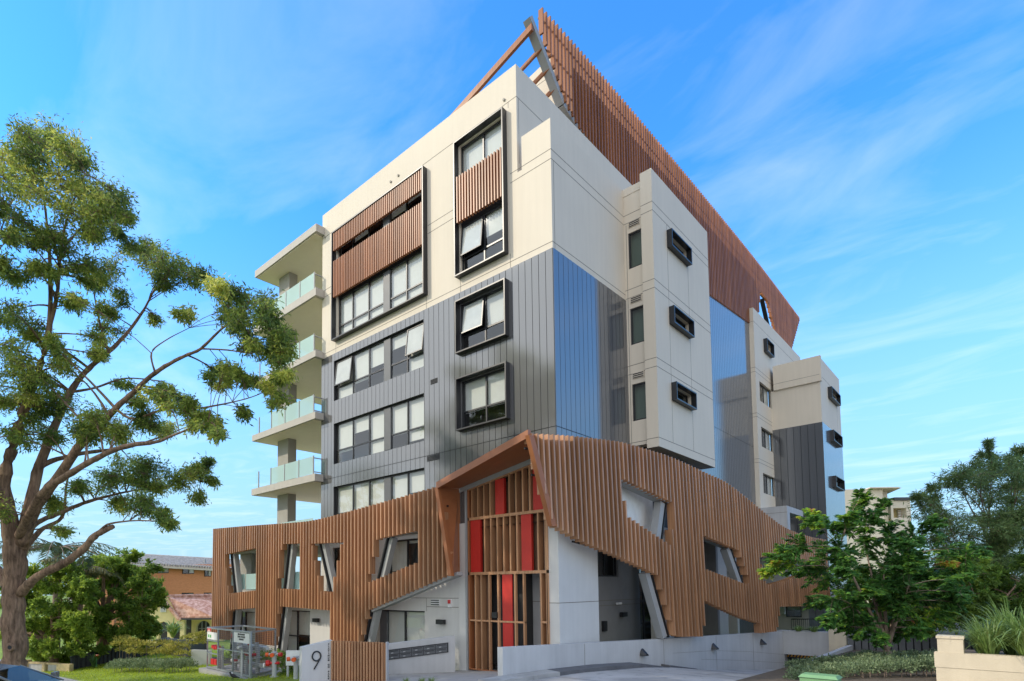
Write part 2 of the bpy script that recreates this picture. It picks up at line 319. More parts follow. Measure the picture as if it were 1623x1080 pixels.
def boards(mb, F, a0, a1, z0, z1, holes, pitch=0.285, gap=0.02, t=0.022, mt='clad', back='seam', joints=()):
    wall(mb, F, a0, a1, z0, z1, holes, back, 0.2)
    n = max(1, round((a1-a0)/pitch)); w = (a1-a0)/n
    for i in range(n):
        b0, b1 = a0+i*w+gap/2, a0+(i+1)*w-gap/2
        if i == 0: b0 = a0
        if i == n-1: b1 = a1
        cut = sorted({b0, b1, *[c for h in holes for c in (h[0], h[1]) if b0 < c < b1]})
        for q in range(len(cut)-1):
            c0, c1 = cut[q], cut[q+1]
            if c1-c0 < 0.012: continue
            cm = (c0+c1)/2
            segs = [(z0, z1)]
            blk = [(h[2], h[3]) for h in holes if h[0] < cm < h[1]] + [(j-0.012, j+0.012) for j in joints]
            for (l, u) in blk:
                ns = []
                for (s0, s1) in segs:
                    if u <= s0 or l >= s1: ns.append((s0, s1)); continue
                    if l > s0: ns.append((s0, l))
                    if u < s1: ns.append((u, s1))
                segs = ns
            for (s0, s1) in segs: mb.fbox(F, c0, c1, s0, s1, 0.002, t, mt)
def joint_h(mb, F, a0, a1, z, d=0.0, w=0.022): mb.fbox(F, a0, a1, z-w/2, z+w/2, d-0.01, d+0.003, 'joint')
def joint_v(mb, F, a, z0, z1, d=0.0, w=0.018): mb.fbox(F, a-w/2, a+w/2, z0, z1, d-0.01, d+0.003, 'joint')

def window(parent, F, a0, a1, z0, z1, mulls=(), transom=None, piers=(), opened=(), depth=0.13, blinds=None, fw=0.06, glass='glass', label=None):
    """recessed window: frame (part) > pane, blind, sash (sub-parts)"""
    m = MB(); d0, d1 = -depth-0.05, -depth+0.02
    m.fbox(F, a0, a0+fw, z0, z1, d0, d1, 'frame'); m.fbox(F, a1-fw, a1, z0, z1, d0, d1, 'frame')
    m.fbox(F, a0+fw, a1-fw, z0, z0+fw, d0, d1, 'frame'); m.fbox(F, a0+fw, a1-fw, z1-fw, z1, d0, d1, 'frame')
    xs = [a0+fw]
    for c in mulls: m.fbox(F, c-fw/2, c+fw/2, z0+fw, z1-fw, d0, d1, 'frame'); xs += [c-fw/2, c+fw/2]
    for (c0, c1) in piers: m.fbox(F, c0, c1, z0+fw, z1-fw, d0, d1+0.03, 'pier'); xs += [c0, c1]
    xs = sorted(xs)+[a1-fw]
    bays = [(xs[i], xs[i+1]) for i in range(0, len(xs), 2)]
    if transom:
        for (b0, b1) in bays: m.fbox(F, b0, b1, transom-fw/2, transom+fw/2, d0, d1-0.004, 'frame')
    fr = m.build('window', parent)
    if label: fr['label'] = label
    g = MB()
    for i, (b0, b1) in enumerate(bays):
        lo, hi = z0+fw, z1-fw
        if transom:
            g.face([F(b0, lo, -depth-0.01), F(b1, lo, -depth-0.01), F(b1, transom-fw/2, -depth-0.01), F(b0, transom-fw/2, -depth-0.01)], glass); lo = transom+fw/2
        if i in opened: continue
        g.face([F(b0, lo, -depth-0.01), F(b1, lo, -depth-0.01), F(b1, hi, -depth-0.01), F(b0, hi, -depth-0.01)], glass)
    g.build('pane', fr, recalc=False)
    for i in opened:
        b0, b1 = bays[i]; lo = (transom+fw/2 if transom else z0+fw); hi = z1-fw; o = 0.14
        s = MB(); sw = 0.05
        def SF(a, z, d=0.0):    # sash hinged on its top edge
            t = (hi-z)/(hi-lo); return F(a, z + 0.02*t, -depth+0.03+o*t+d)
        for (p0, p1, q0, q1) in ((b0, b0+sw, lo, hi), (b1-sw, b1, lo, hi), (b0+sw, b1-sw, lo, lo+sw), (b0+sw, b1-sw, hi-sw, hi)):
            s.fbox(SF, p0, p1, q0, q1, -0.02, 0.02, 'frame')
        s.face([SF(b0+sw, lo+sw), SF(b1-sw, lo+sw), SF(b1-sw, hi-sw), SF(b0+sw, hi-sw)], 'glass')
        s.face([SF(b0+sw, lo+sw, -.01), SF(b1-sw, lo+sw, -.01), SF(b1-sw, hi-sw, -.01), SF(b0+sw, hi-sw, -.01)], 'sashsky')  # pale sheet added behind the sash glass as its sky reflection
        s.build('sash', fr, recalc=False)
    if blinds is not None:
        bl = MB()
        for i, (b0, b1) in enumerate(bays):
            fr_ = blinds[i % len(blinds)]
            if fr_ > 0: bl.face([F(b0-0.02, z1-(z1-z0)*fr_, -depth-0.09), F(b1+0.02, z1-(z1-z0)*fr_, -depth-0.09), F(b1+0.02, z1, -depth-0.09), F(b0-0.02, z1, -depth-0.09)], 'blind')
        if bl.f: bl.build('blind', fr, recalc=False)
    return fr
def hood(parent, F, a0, a1, z0, z1, proud=0.25, t=0.05, back=-0.18, mt='frame'):
    m = MB()
    m.fbox(F, a0, a1, z1-t, z1, back, proud, mt); m.fbox(F, a0, a1, z0, z0+t, back, proud, mt)
    m.fbox(F, a0, a0+t, z0+t, z1-t, back, proud, mt); m.fbox(F, a1-t, a1, z0+t, z1-t, back, proud, mt)
    return m.build('window_hood', parent)
def vent(parent, F, a0, a1, z0, z1, mt='frame', n=4):
    m = MB(); m.fbox(F, a0, a1, z0, z1, 0.0, 0.03, mt)
    h = (z1-z0)/n
    for i in range(n): m.fbox(F, a0+.02, a1-.02, z0+h*(i+.25), z0+h*(i+.7), 0.03, 0.045, 'seam')
    return m.build('vent_grille', parent)

# ------------------------------------------------------------------ THE APARTMENT BUILDING
B = thing('apartment_building', 'six storey cream and charcoal apartment block wrapped in copper brown vertical slats', 'apartment building')
XL, XU = -13.6, -1.41
ZB, ZT, ZJ = 14.27, 21.63, 8.26
# --- street facade: cream upper wall
F2h, F3h, F4h = (-4.18, -1.98, 14.95, 20.05), (-4.18, -2.0, 11.95, 13.75), (-4.18, -2.0, 8.98, 10.78)
F1h = (-12.3, -6.15, 15.0, 19.98)
rows = [(-12.55, -6.26, z, z+1.95) for z in (5.87, 8.90, 11.95)]
m = MB()
wall(m, FA, XL, XU, ZB, ZT, [F1h, F2h], 'cream')
m.face([(XU, 0, 17.6), (XU, 10.55, 17.6), (XU, 10.55, ZT), (XU, 0, ZT)], 'cream'); m.face([(XU, 10.55, 17.6), (-2.1, 10.55, 17.6), (-2.1, 10.55, ZT), (XU, 10.55, ZT)], 'cream')                     # side of upper block
m.face([(XL, 0, ZB), (XL, 26, ZB), (XL, 26, ZT), (XL, 0, ZT)], 'cream')
m.box(XL+.01, XU-.01, 0.01, 0.25, ZT-0.4, ZT-.003, 'cream')
m.build('upper_wall', B)
m = MB()   # roof slab behind parapets
m.box(XL+.02, -1.8, 0.3, 26.0, ZT-0.9, ZT-0.5, 'slab'); m.build('roof_slab', B)
m = MB()   # corner wall with parapet
wall(m, FA, XU, 0.0, ZB, 17.6, [], 'cream')
m.box(-1.22, 0.0, 0.0, 0.16, 17.6, 18.8, 'cream'); m.box(-0.16, 0.0, 0.16, 5.05, 17.6, 18.8, 'cream')
m.face([(0, 0, ZB), (0, 5.05, ZB), (0, 5.05, 17.6), (0, 0, 17.6)], 'cream')
m.face([(XU, 0, 17.6), (0, 0, 17.6), (0, 6, 17.6), (XU, 6, 17.6)], 'slab')
m.build('corner_wall', B)
m = MB()
for z in (14.5, 17.37, 17.71, 20.42):
    a1 = 0.0 if z < 18 else XU
    for (s, e) in ((XL, -12.52), (-6.0, -4.36), (-1.74, a1)) if z > 14.9 and z < 20.2 else ((XL, a1),): joint_h(m, FA, s, e, z)
for a, z0, z1 in ((-4.2, ZB, 14.8), (-1.78, ZB, 14.8), (-4.25, 20.2, 20.42), (-1.78, 20.2, 20.42), (-6.1, ZB, 14.8), (-12.42, ZB, 14.8), (-1.55, 20.42, 20.43)): joint_v(m, FA, a, z0, z1)
for z in (14.5, 17.37, 17.71): joint_h(m, FB(0), 0.0, 5.04, z)
joint_v(m, FB(0), 0.14, ZB, 17.37); joint_h(m, FB(XU), 0, 9, 20.42); joint_v(m, FB(XU), 0.12, 18, 20.42)
m.build('panel_joint', B)
# --- charcoal metal cladding, street facade + side
m = MB(); boards(m, FA, XL, 0.0, 5.2, ZB, rows+[F3h, F4h, (-4.0, -0.4, 5.0, 7.1)], joints=(ZJ,)); m.build('metal_cladding', B)
m = MB(); boards(m, FB(0), 0.0, 5.05, 5.2, ZB, [], pitch=0.30, joints=(ZJ,)); m.build('metal_cladding', B)
# --- windows on the street facade
def bl(): return [rng.choice((1.0, 1.0, 0.97, 0.62, 0.75, 1.0)) for _ in range(5)]
MU = (-11.2, -9.99, -7.4); PR = [(-8.91, -8.47)]
for i, h in enumerate(rows):
    window(B, FA, *h, mulls=MU, transom=h[2]+0.66, piers=PR, opened=((0, 4) if i == 2 else ()), blinds=[[.66, 1, .8, 1, .45], [.72, .35, 1, .68, .9], [1, .72, .5, .3, 1]][i])
hood(B, FA, -12.47, -6.02, 14.82, 20.15)
window(B, FA, -12.3, -6.15, 15.0, 16.93, mulls=MU, transom=15.55, piers=PR, blinds=[1, 1, 1, .9, .95], depth=0.1)
window(B, FA, -12.3, -6.15, 17.9, 19.9, mulls=MU, piers=PR, blinds=[.2, .3, .2, .35, .25], depth=0.1)
m = MB(); m.fbox(FA, -12.3, -6.15, 16.93, 17.9, -0.18, -0.06, 'frame'); m.build('spandrel_panel', B)
def slatband(F, a0, a1, z0, z1, pitch=0.128, w=0.06, d0=0.10, d1=0.22, mt='slatmatte'):
    m = MB(); n = round((a1-a0)/pitch)
    for i in range(n):
        a = a0+(a1-a0)*(i+.5)/n; m.fbox(F, a-w/2, a+w/2, z0, z1, d0, d1, mt)
    m.fbox(F, a0, a1, z0+.1, z0+.15, d0-.05, d0-.002, 'frame'); m.fbox(F, a0, a1, z1-.15, z1-.1, d0-.05, d0-.002, 'frame')
    return m.build('slat_balustrade', B)
slatband(FA, -12.38, -6.1, 19.2, 20.06); slatband(FA, -12.38, -6.1, 16.9, 18.68)
hood(B, FA, -4.3, -1.86, 14.82, 20.15)
window(B, FA, -4.2, -1.96, 14.95, 16.88, mulls=(-3.05,), transom=15.58, opened=(0,), blinds=[0, .45], depth=0.1)
window(B, FA, -4.2, -1.96, 18.0, 20.05, mulls=(-3.05,), blinds=[.7, .75], depth=0.1)
m = MB(); m.fbox(FA, -4.2, -1.96, 16.88, 18.0, -0.18, -0.06, 'frame'); m.build('spandrel_panel', B)
slatband(FA, -4.22, -1.93, 16.9, 18.72, pitch=.143)
hood(B, FA, -4.3, -1.86, 11.83, 13.87); window(B, FA, -4.22, -1.94, 11.9, 13.8, mulls=(-3.05,), transom=12.55, opened=(0,), blinds=[0, .62], depth=0.1)
hood(B, FA, -4.3, -1.86, 8.88, 10.88); window(B, FA, -4.22, -1.94, 8.95, 10.8, mulls=(-3.05,), transom=9.62, blinds=[.66, .66], depth=0.1)
vent(B, FA, -5.87, -5.47, 11.08, 11.28); vent(B, FA, -6.1, -5.4, 8.02, 8.24)
for a, z in ((-8.3, 20.72), (-7.8, 20.75), (-13.35, 20.4), (-1.95, 20.6)):
    m = MB(); m.tube([FA(a, z, -.02), FA(a, z, .05)], 0.05, 'column', 10); m.build('overflow_spout', B)
# --- dark building core (rooms behind the glass)
m = MB()
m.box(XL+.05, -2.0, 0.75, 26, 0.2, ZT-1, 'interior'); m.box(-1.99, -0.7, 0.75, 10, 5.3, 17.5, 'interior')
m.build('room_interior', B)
# --- balconies on the left end
for k, (zs, zt) in enumerate(((8.16, 8.53), (11.19, 11.54), (14.24, 14.57), (17.29, 17.69))):
    m = MB(); m.prism([(-19.72, -.5), (-13.4, -.5), (-13.4, -.002), (-13.602, -.002), (-13.602, 8), (-19.72, 8)], zs+.02, zt, 'slab')
    m.prism([(-19.62, -.4), (-13.602, -.4), (-13.602, 7.95), (-19.62, 7.95)], zs, zs+.02, 'soffit')
    s = m.build('balcony_slab', B)
    g = MB(); f = MB(); p = MB()
    px = (-19.1, -17.77, -16.37, -15.0, -13.68)
    for i in range(4):
        a_, b_ = px[i]+.05, px[i+1]-.05
        if i > 0: f.fbox(FA, a_, b_, zt+.05, zt+.9, 0.39, 0.405, 'frost')
        else: g.face([FA(a_, zt+.05, .4), FA(b_, zt+.05, .4), FA(b_, zt+.9, .4), FA(a_, zt+.9, .4)], 'clear')
    f.build('frosted_pane', s); FX_ = FB(-19.6); g.face([FX_(-.3, zt+.05), FX_(4, zt+.05), FX_(4, zt+.9), FX_(-.3, zt+.9)], 'clear'); g.build('clear_pane', s, recalc=False)
    for a in px:
        p = MB(); p.fbox(FA, a-.025, a+.025, zt, zt+.92, .375, .425, 'steel')
        if a < -13.7: p.build('balustrade_post', s)
    p.fbox(FA, -13.66, -13.6, zt+.78, zt+.82, .0, .40, 'steel'); p.fbox(FA, -13.66, -13.6, zt+.1, zt+.14, .0, .40, 'steel')
    p.build('balustrade_post', s)
m = MB(); m.prism([(-19.6, -.5), (-13.4, -.5), (-13.4, -.002), (-13.602, -.002), (-13.602, 8), (-19.6, 8)], 20.54, 20.92, 'slab'); m.prism([(-19.5, -.42), (-13.602, -.42), (-13.602, 7.95), (-19.5, 7.95)], 20.5, 20.54, 'soffit'); m.build('balcony_roof', B)
for z0, z1, xa, xb in [(a, b, -18.7, -17.6) for a, b in ((17.69, 20.5), (14.57, 17.29), (11.54, 14.24), (8.53, 11.19), (5.5, 8.16), (2.95, 5.1))]+[(2.95, 5.1, -23.0, -21.6)]:
    m = MB(); m.box(xa, xb, 0.5, 1.0, z0+.002, z1-.002, 'column'); m.build('balcony_column', B)
# --- podium terraces on the left
m = MB(); m.box(-23.15, -13.602, -0.55, 9, 5.1, 5.5, 'slab'); m.build('terrace_slab', B)
m = MB(); m.box(-23.15, -13.602, -0.55, 9, 2.62, 2.95, 'slab'); ts = m.build('terrace_slab', B)
g = MB(); g.fbox(FA, -22.9, -13.7, 5.55, 6.42, .38, .392, 'frost'); g.build('frosted_pane', B)
g = MB()
for a0, a1 in ((-22.6, -20.6), (-20.5, -18.5), (-18.4, -16.2), (-16.1, -13.8)): g.fbox(FA, a0, a1, 3.0, 3.86, .36, .372, 'frost')
g.build('frosted_pane', B)
GD = [(-22.15, -20.15, -0.4, 1.74), (-17.0, -14.54, -0.3, 1.92), (-9.95, -6.31, -.3, 2.1), (-12.65, -11.5, 3.2, 4.93), (-8.6, -5.5, 3.3, 5.02)]
m = MB(); wall(m, FA, -23.1, -13.6, -1.5, 2.62, GD[:2], 'pale'); wall(m, FA, -13.6, -4.0, -1.2, 5.2, GD[2:], 'pale')
m.face([(-23.1, 0, -1.5), (-23.1, 8, -1.5), (-23.1, 8, 2.6), (-23.1, 0, 2.6)], 'pale')
m.face([(-13.6, 0, 2.95), (-13.6, 8, 2.95), (-13.6, 8, 5.1), (-13.6, 0, 5.1)], 'pale')
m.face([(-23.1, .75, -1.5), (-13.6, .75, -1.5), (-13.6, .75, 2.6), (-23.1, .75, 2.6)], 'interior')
m.build('podium_wall', B)
window(B, FA, *GD[0], mulls=(-21.5,), blinds=[0, .95]); window(B, FA, *GD[1], mulls=(-15.9,), transom=0.62, blinds=[.97, .55])
window(B, FA, *GD[2], mulls=(-7.62,), piers=[(-9.2, -8.75)], blinds=[1, 1, 1]); window(B, FA, *GD[3], mulls=(-12.1,), blinds=[0, .2])
window(B, FA, *GD[4], mulls=(-7.45,), blinds=[.75, .1, .1])
m = MB()
for z in (2.28, 2.62):
    joint_h(m, FA, -13.6 if z > 2.5 else -6.2, -4.0, z)
joint_v(m, FA, -6.2, 2.1, 2.62); m.build('panel_joint', B)
def wall_light(F, a, z):
    m = MB(); m.fbox(F, a-.06, a+.06, z-.07, z+.07, 0, .05, 'black'); m.fbox(F, a-.2, a+.2, z-.09, z+.09, .05, .19, 'black'); return m.build('wall_light', B)
wall_light(FA, -13.85, 1.5); wall_light(FA, -5.3, 1.72)
vent(B, FA, -5.93, -5.45, 2.33, 2.58, 'white', 3)
m = MB(); m.fbox(FA, -4.98, -4.8, 2.28, 2.58, 0, .05, 'white'); m.fbox(FA, -4.95, -4.83, 2.42, 2.56, .05, .09, 'redpaint'); m.build('fire_alarm_sounder', B)

# ------------------------------------------------------------------ slat screens
def pip(x, y, P):
    r = False
    for i in range(len(P)):
        (x0, y0), (x1, y1) = P[i], P[(i+1) % len(P)]
        if (y0 > y) != (y1 > y) and x < (x1-x0)*(y-y0)/(y1-y0)+x0: r = not r
    return r
def vspan(a, P):
    zs = []
    for i in range(len(P)):
        (x0, y0), (x1, y1) = P[i], P[(i+1) % len(P)]
        if (x0 > a) != (x1 > a): zs.append(y0+(y1-y0)*(a-x0)/(x1-x0))
    return sorted(zs)
def smoothline(P, n=6):
    P = [Vector((p[0], p[1])) for p in P]; o = []
    for i in range(len(P)-1):
        p0, p1, p2, p3 = P[max(i-1, 0)], P[i], P[i+1], P[min(i+2, len(P)-1)]
        for k in range(n):
            t = k/n; q = 0.5*((2*p1)+(p2-p0)*t+(2*p0-5*p1+4*p2-p3)*t*t+(3*p1-p0-3*p2+p3)*t*t*t); o.append((q.x, q.y))
    return o+[(P[-1].x, P[-1].y)]
def slat_screen(name, F, a0, a1, outline, holes, pitch, w, dep, parent, mt='slat', rails=()):
    m = MB(); n = int((a1-a0)/pitch)
    for i in range(n+1):
        a = a0+i*pitch
        zs = vspan(a, outline); segs = [(zs[k], zs[k+1]) for k in range(0, len(zs)-1, 2)]
        for H in holes:
            hz = vspan(a, H)
            for k in range(0, len(hz)-1, 2):
                l, u = hz[k], hz[k+1]; ns = []
                for (s0, s1) in segs:
                    if u <= s0 or l >= s1: ns.append((s0, s1)); continue
                    if l-s0 > .05: ns.append((s0, l))
                    if s1-u > .05: ns.append((u, s1))
                segs = ns
        for (s0, s1) in segs: m.fbox(F, a-w/2, a+w/2, s0, s1, -dep, 0, mt)
    # dark carrier rails behind the slats, interrupted at the openings
    for zf in rails:
        step = 0.25; a = a0
        while a < a1-step:
            z = zf(a+step/2) if callable(zf) else zf
            zz = zf(a) if callable(zf) else zf; z2 = zf(a+step) if callable(zf) else zf
            ok = pip(a+step/2, z, outline) and not any(pip(a+q, z+dz, H) for H in holes for q in (0, step/2, step) for dz in (-.08, .08))
            if ok: m.beam(F(a, zz, -dep-.03), F(a+step, z2, -dep-.03), Vector((0, 0, .06)), F(0, 0, .05)-F(0, 0, 0), 'black')
            a += step
    return m.build(name, parent)
# street screen at y = -1.05 (front of slats)
SA = frame((0, -1.05, 0), (1, 0, 0), (0, -1, 0))
topA = smoothline([(-23.3, 6.57), (-19.2, 6.42), (-16.3, 6.29), (-13.6, 6.18), (-12.4, 6.19), (-11.0, 6.25), (-8.9, 6.40), (-6.7, 6.55), (-4.42, 6.74)])
outA = topA + [(-3.86, 3.50), (-8.61, 2.12), (-9.35, 0.2), (-11.52, 0.2), (-11.45, 2.06), (-15.67, 2.16), (-16.1, 0.2), (-18.02, 0.2), (-18.03, 2.04), (-20.98, 1.88), (-21.4, 0.2), (-23.3, 0.2)]
O1 = [(-21.44, 4.99), (-18.16, 5.16), (-18.16, 2.95), (-20.89, 2.79)]; O2 = [(-15.15, 5.22), (-13.88, 5.17), (-13.94, 2.99), (-15.54, 3.04)]
O3 = [(-12.53, 5.09), (-10.47, 5.02), (-11.24, 2.87), (-11.75, 2.91)]; O5 = [(-7.59, 5.01), (-5.62, 5.17), (-5.63, 3.99), (-8.23, 3.25)]
def ext(H, da):  # stepped slat ends retreat a little beyond the steel on the left
    return [(H[0][0]-da, H[0][1]), H[1], H[2], (H[3][0]-da, H[3][1])]
holesA = [ext(O1, .25), ext(O2, .3), ext(O3, .25), ext(O5, .4)]
slat_screen('slat_screen', SA, -23.25, -4.0, outA, holesA, 0.25, 0.066, 0.30, B, rails=(2.45, 5.6, 6.0))
def steel(name, F, segs, d0, d1, w, mt='steel'):
    for (p, q) in segs:
        m = MB(); p0, p1 = F(p[0], p[1], (d0+d1)/2), F(q[0], q[1], (d0+d1)/2)
        d = (p1-p0).normalized(); n = (F(0, 0, 1)-F(0, 0, 0)); s = d.cross(n).normalized()
        m.beam(p0, p1, s*w, n*abs(d1-d0), mt); m.build(name, B)
st = [((-21.44, 5.0), (-20.85, 2.75)), ((-15.15, 5.25), (-15.6, 2.95)), ((-12.5, 5.12), (-11.6, 2.85)), ((-7.6, 5.05), (-8.3, 3.2)),
      ((-20.95, 1.95), (-21.35, -0.6)), ((-15.6, 2.2), (-16.2, -.5)), ((-8.6, 2.2), (-9.4, -0.2))]
st = [((a[0]+.14, a[1]), (b[0]+.14, b[1])) for a, b in st]
steel('raking_steel', SA, st, -.58, -.32, .20)
steel('raking_steel', SA, [((a[0]-.17, a[1]), (b[0]-.17, b[1])) for a, b in st], -.5, -.22, .06, 'black')
steel('edge_beam', SA, [((-8.6, 2.1), (-3.7, 3.52))], -.5, -.2, .13)
steel('edge_beam', SA, [((-7.6, 5.1), (-5.4, 5.24)), ((-21.4, 5.1), (-18.1, 5.27))], -.5, -.22, .09, 'steel')

# side screen: plane x = .4 + .144 y + (8 - z) * .03
def SB(a, z, d=0.0): return Vector((.4+.144*a+(8-z)*.03+d, a-.144*d, z))
topB = smoothline([(-1.63, 7.68), (-0.95, 7.77), (0.19, 7.9), (1.61, 8.02), (2.91, 8.10), (3.93, 8.08), (6.0, 7.98), (8.5, 7.66), (10.0, 7.46), (11.26, 7.11), (12.81, 6.61), (14.19, 6.16), (15.42, 5.82), (16.77, 5.61), (18.5, 5.46), (20.5, 5.40)])
outB = topB + [(20.5, 1.85), (14.45, 1.97), (14.2, 1.4), (13.94, 0.86), (12.3, 0.86), (12.38, 1.28), (10.8, 1.59), (9.2, 2.02), (7.78, 2.42), (7.60, 1.0), (5.55, 1.12), (4.60, 3.42), (3.72, 3.67), (2.65, 3.96), (1.66, 4.21), (0.73, 4.42), (-0.78, 4.92)]
P1 = [(2.73, 6.80), (5.95, 6.18), (5.65, 4.5), (5.2, 4.70), (4.38, 4.99), (3.15, 5.44), (2.95, 5.96), (2.78, 6.47)]
P2 = [(8.05, 5.02), (10.76, 4.53), (11.65, 3.10), (11.22, 3.06), (7.93, 3.69)]; P3 = [(12.75, 4.25), (14.96, 4.4), (18.18, 3.99), (17.6, 3.6), (14.75, 3.15), (13.14, 3.0)]
slat_screen('slat_screen', SB, -1.55, 20.4, outB, [P1, P2, P3], 0.236, 0.064, 0.33, B, rails=(7.3, lambda a: 6.5-.11*max(0, a-3), lambda a: 4.2-.13*a+.35, 2.6))
steel('edge_beam', SB, [((2.7, 6.86), (6.0, 6.24)), ((8.0, 5.1), (10.8, 4.62)), ((12.7, 4.35), (15, 4.5))], -.62, -.22, .10)
steel('raking_steel', SB, [((5.62, 6.2), (5.1, 4.55)), ((10.35, 4.6), (11.25, 3.05)), ((4.35, 3.5), (5.25, 1.1)), ((17.4, 4.05), (17.1, 3.5))], -.55, -.25, .26)
steel('raking_steel', SB, [((5.82, 6.2), (5.30, 4.5)), ((10.55, 4.6), (11.45, 3.05)), ((4.57, 3.5), (5.47, 1.1))], -.5, -.22, .06, 'black')
# roof screen at x = -1.5, leaning pergola battens
SR = frame((-1.5, 0, 0), (0, 1, 0), (1, 0, 0))
topR = smoothline([(1.85, 25.25), (5.5, 25.5), (9.9, 25.66), (18, 25.85), (26.4, 25.95), (33, 25.85), (39.35, 25.66)])
outR = topR + [(39.35, 25.4), (36.4, 22.0), (36.0, 21.3), (26.6, 21.3), (25.95, 20.72), (18.3, 20.0), (14, 20.6), (9, 21.3), (4.45, 21.9), (3.5, 22.35), (1.8, 24.35)]
HR = [(28.56, 23.95), (30.2, 23.85), (31.9, 22.1), (31.5, 21.2), (27.7, 21.2), (28.0, 22.2)]
slat_screen('roof_slat_screen', SR, 1.9, 39.3, outR, [HR], 0.256, 0.066, 0.20, B, mt='slatmatte', rails=(25.0, 24.0, 23.0))
steel('raking_steel', SR, [((1.25, 24.5), (3.42, 22.42)), ((3.42, 22.42), (4.6, 21.95)), ((4.6, 21.95), (9.2, 21.35))], -.42, -.1, .24)
steel('edge_beam', SR, [((1.42, 24.55), (3.58, 22.5)), ((3.58, 22.5), (4.7, 22.06)), ((18.2, 19.97), (26, 20.7)), ((31.0, 22.2), (29.7, 23.9))], -.42, -.14, .07, 'black')
m = MB()
for i, (y, z) in enumerate(((1.35, 24.15), (1.95, 23.75), (2.45, 23.3), (2.95, 22.85))):
    L_ = 10.5 if i == 0 else 9
    w = .12 if i == 0 else .07
    m.beam((-1.62, y, z), (-1.62-L_, y, z-.262*L_), (0, w, 0), (0, 0, .26 if i == 0 else .18), 'slatmatte')
m.build('pergola_batten', B)
m = MB(); wall(m, FY(3.5), -12, -2.1, 20.9, 24.2, [], 'cream'); m.face([(-2.1, 3.5, 20.9), (-2.1, 27, 20.9), (-2.1, 27, 24.9), (-2.1, 3.5, 24.9)], 'cream')
m.face([(-2.1, 3.5, 24.2), (-2.1, 3.5, 24.9), (-6, 3.5, 24.2)], 'cream'); m.face([(-12, 3.5, 24.2), (-2.1, 3.5, 24.2), (-2.1, 27, 24.2), (-12, 27, 24.2)], 'slab')
joint_h(m, FY(3.5), -12, -2.1, 24.05); m.build('penthouse_wall', B)

# ------------------------------------------------------------------ side facade: bay tower, niche, rear column, rear tower
m = MB()   # strip with tall windows, faces the street
SW = [(0.17, 0.76, z, z+1.45) for z in (15.48, 12.42, 9.40)]
F5 = FY(5.05); wall(m, F5, 0.0, 0.78, 8.42, 18.8, SW, 'cream')
m.box(0.0, 0.78, 5.3, 5.5, 8.4, 18.8, 'cream')
# bay
y0, y1, zb, zt = 4.93, 10.6, 8.22, 19.03
BW = [(6.24, 8.1, z, z+.58) for z in (16.48, 13.36, 10.31)]
wall(m, FB(1.25), y0, y1, zb, zt, BW, 'cream')
m.face([(0.78, y0, zb), (1.25, y0, zb), (1.25, y0, zt), (0.78, y0, zt)], 'cream'); m.face([(0.78, y0, zb), (0.78, 5.05, zb), (0.78, 5.05, zt), (0.78, y0, zt)], 'cream')
m.face([(1.25, y1, zb), (-1.6, y1, zb), (-1.6, y1, zt), (1.25, y1, zt)], 'cream')
m.box(1.0, 1.249, y0+.001, y1-.001, zt-1.2, zt-.001, 'cream'); m.box(0.0, 1.0, y0+.1, y0+.3, 18.5, 18.8, 'cream')
m.face([(-1.4, 5.5, 18.2), (1.2, 5.5, 18.2), (1.2, y1, 18.2), (-1.4, y1, 18.2)], 'slab')
m.build('bay_wall', B)
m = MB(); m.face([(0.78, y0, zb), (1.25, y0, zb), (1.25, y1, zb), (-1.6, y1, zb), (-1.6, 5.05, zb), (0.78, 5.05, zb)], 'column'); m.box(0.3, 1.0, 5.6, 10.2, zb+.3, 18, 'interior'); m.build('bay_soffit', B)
m = MB()
for z in (17.71, 17.37, 14.66, 14.32, 11.61, 11.27, 8.56):
    joint_h(m, FB(1.25), y0, y1, z); joint_h(m, FY(y0), .78, 1.25, z); joint_h(m, F5, 0.0, .78, z)
for a in (6.2, 8.22): joint_v(m, FB(1.25), a, 8.56, 17.37)
joint_v(m, F5, .10, 8.5, 17.3); m.build('panel_joint', B)
for h in SW:
    window(B, F5, *h, blinds=None, depth=.06, glass='glassdark', fw=.055); vent(B, F5, h[0]+.05, h[1]-.08, h[3]+.2, h[3]+.42, 'cream', 3)
for h in BW:
    hood(B, FB(1.25), h[0]-.06, h[1]+.06, h[2]-.06, h[3]+.06, proud=.22, back=-.2); window(B, FB(1.25), *h, blinds=None, depth=.15, fw=.05, glass='glassdark')
# niche cladding
m = MB(); boards(m, FB(-1.6), 10.6, 25.85, -1.0, 21.0, [(10.6, 12.2, -1.1, 2.3)], pitch=.30, joints=(12.2,)); m.build('metal_cladding', B)
# rear column
CWn = [(26.65, 29.45, z, z+1.37) for z in (15.5, 12.35, 9.17)]; small = (28.0, 29.55, 19.35, 20.15)
m = MB(); wall(m, FB(-1.3), 25.85, 38.0, 7.6, 21.75, CWn+[small], 'cream'); m.face([(-1.6, 25.85, 0), (-1.3, 25.85, 0), (-1.3, 25.85, 21.75), (-1.6, 25.85, 21.75)], 'cream')
m.face([(-1.6, 25.85, 21.75), (-1.3, 25.85, 21.75), (-1.3, 38, 21.75), (-1.6, 38, 21.75)], 'cream')
m.build('rear_wall', B)
m = MB()
for z in (20.8, 17.62, 17.33, 14.5, 14.25, 11.4, 11.15): joint_h(m, FB(-1.3), 25.85, 29.9 if z < 20 else 36, z); joint_h(m, FY(25.85), -1.6, -1.3, z)
m.build('panel_joint', B)
for h in CWn: window(B, FB(-1.3), *h, mulls=(28.0,), blinds=[.05, .9], depth=.16, fw=.07)
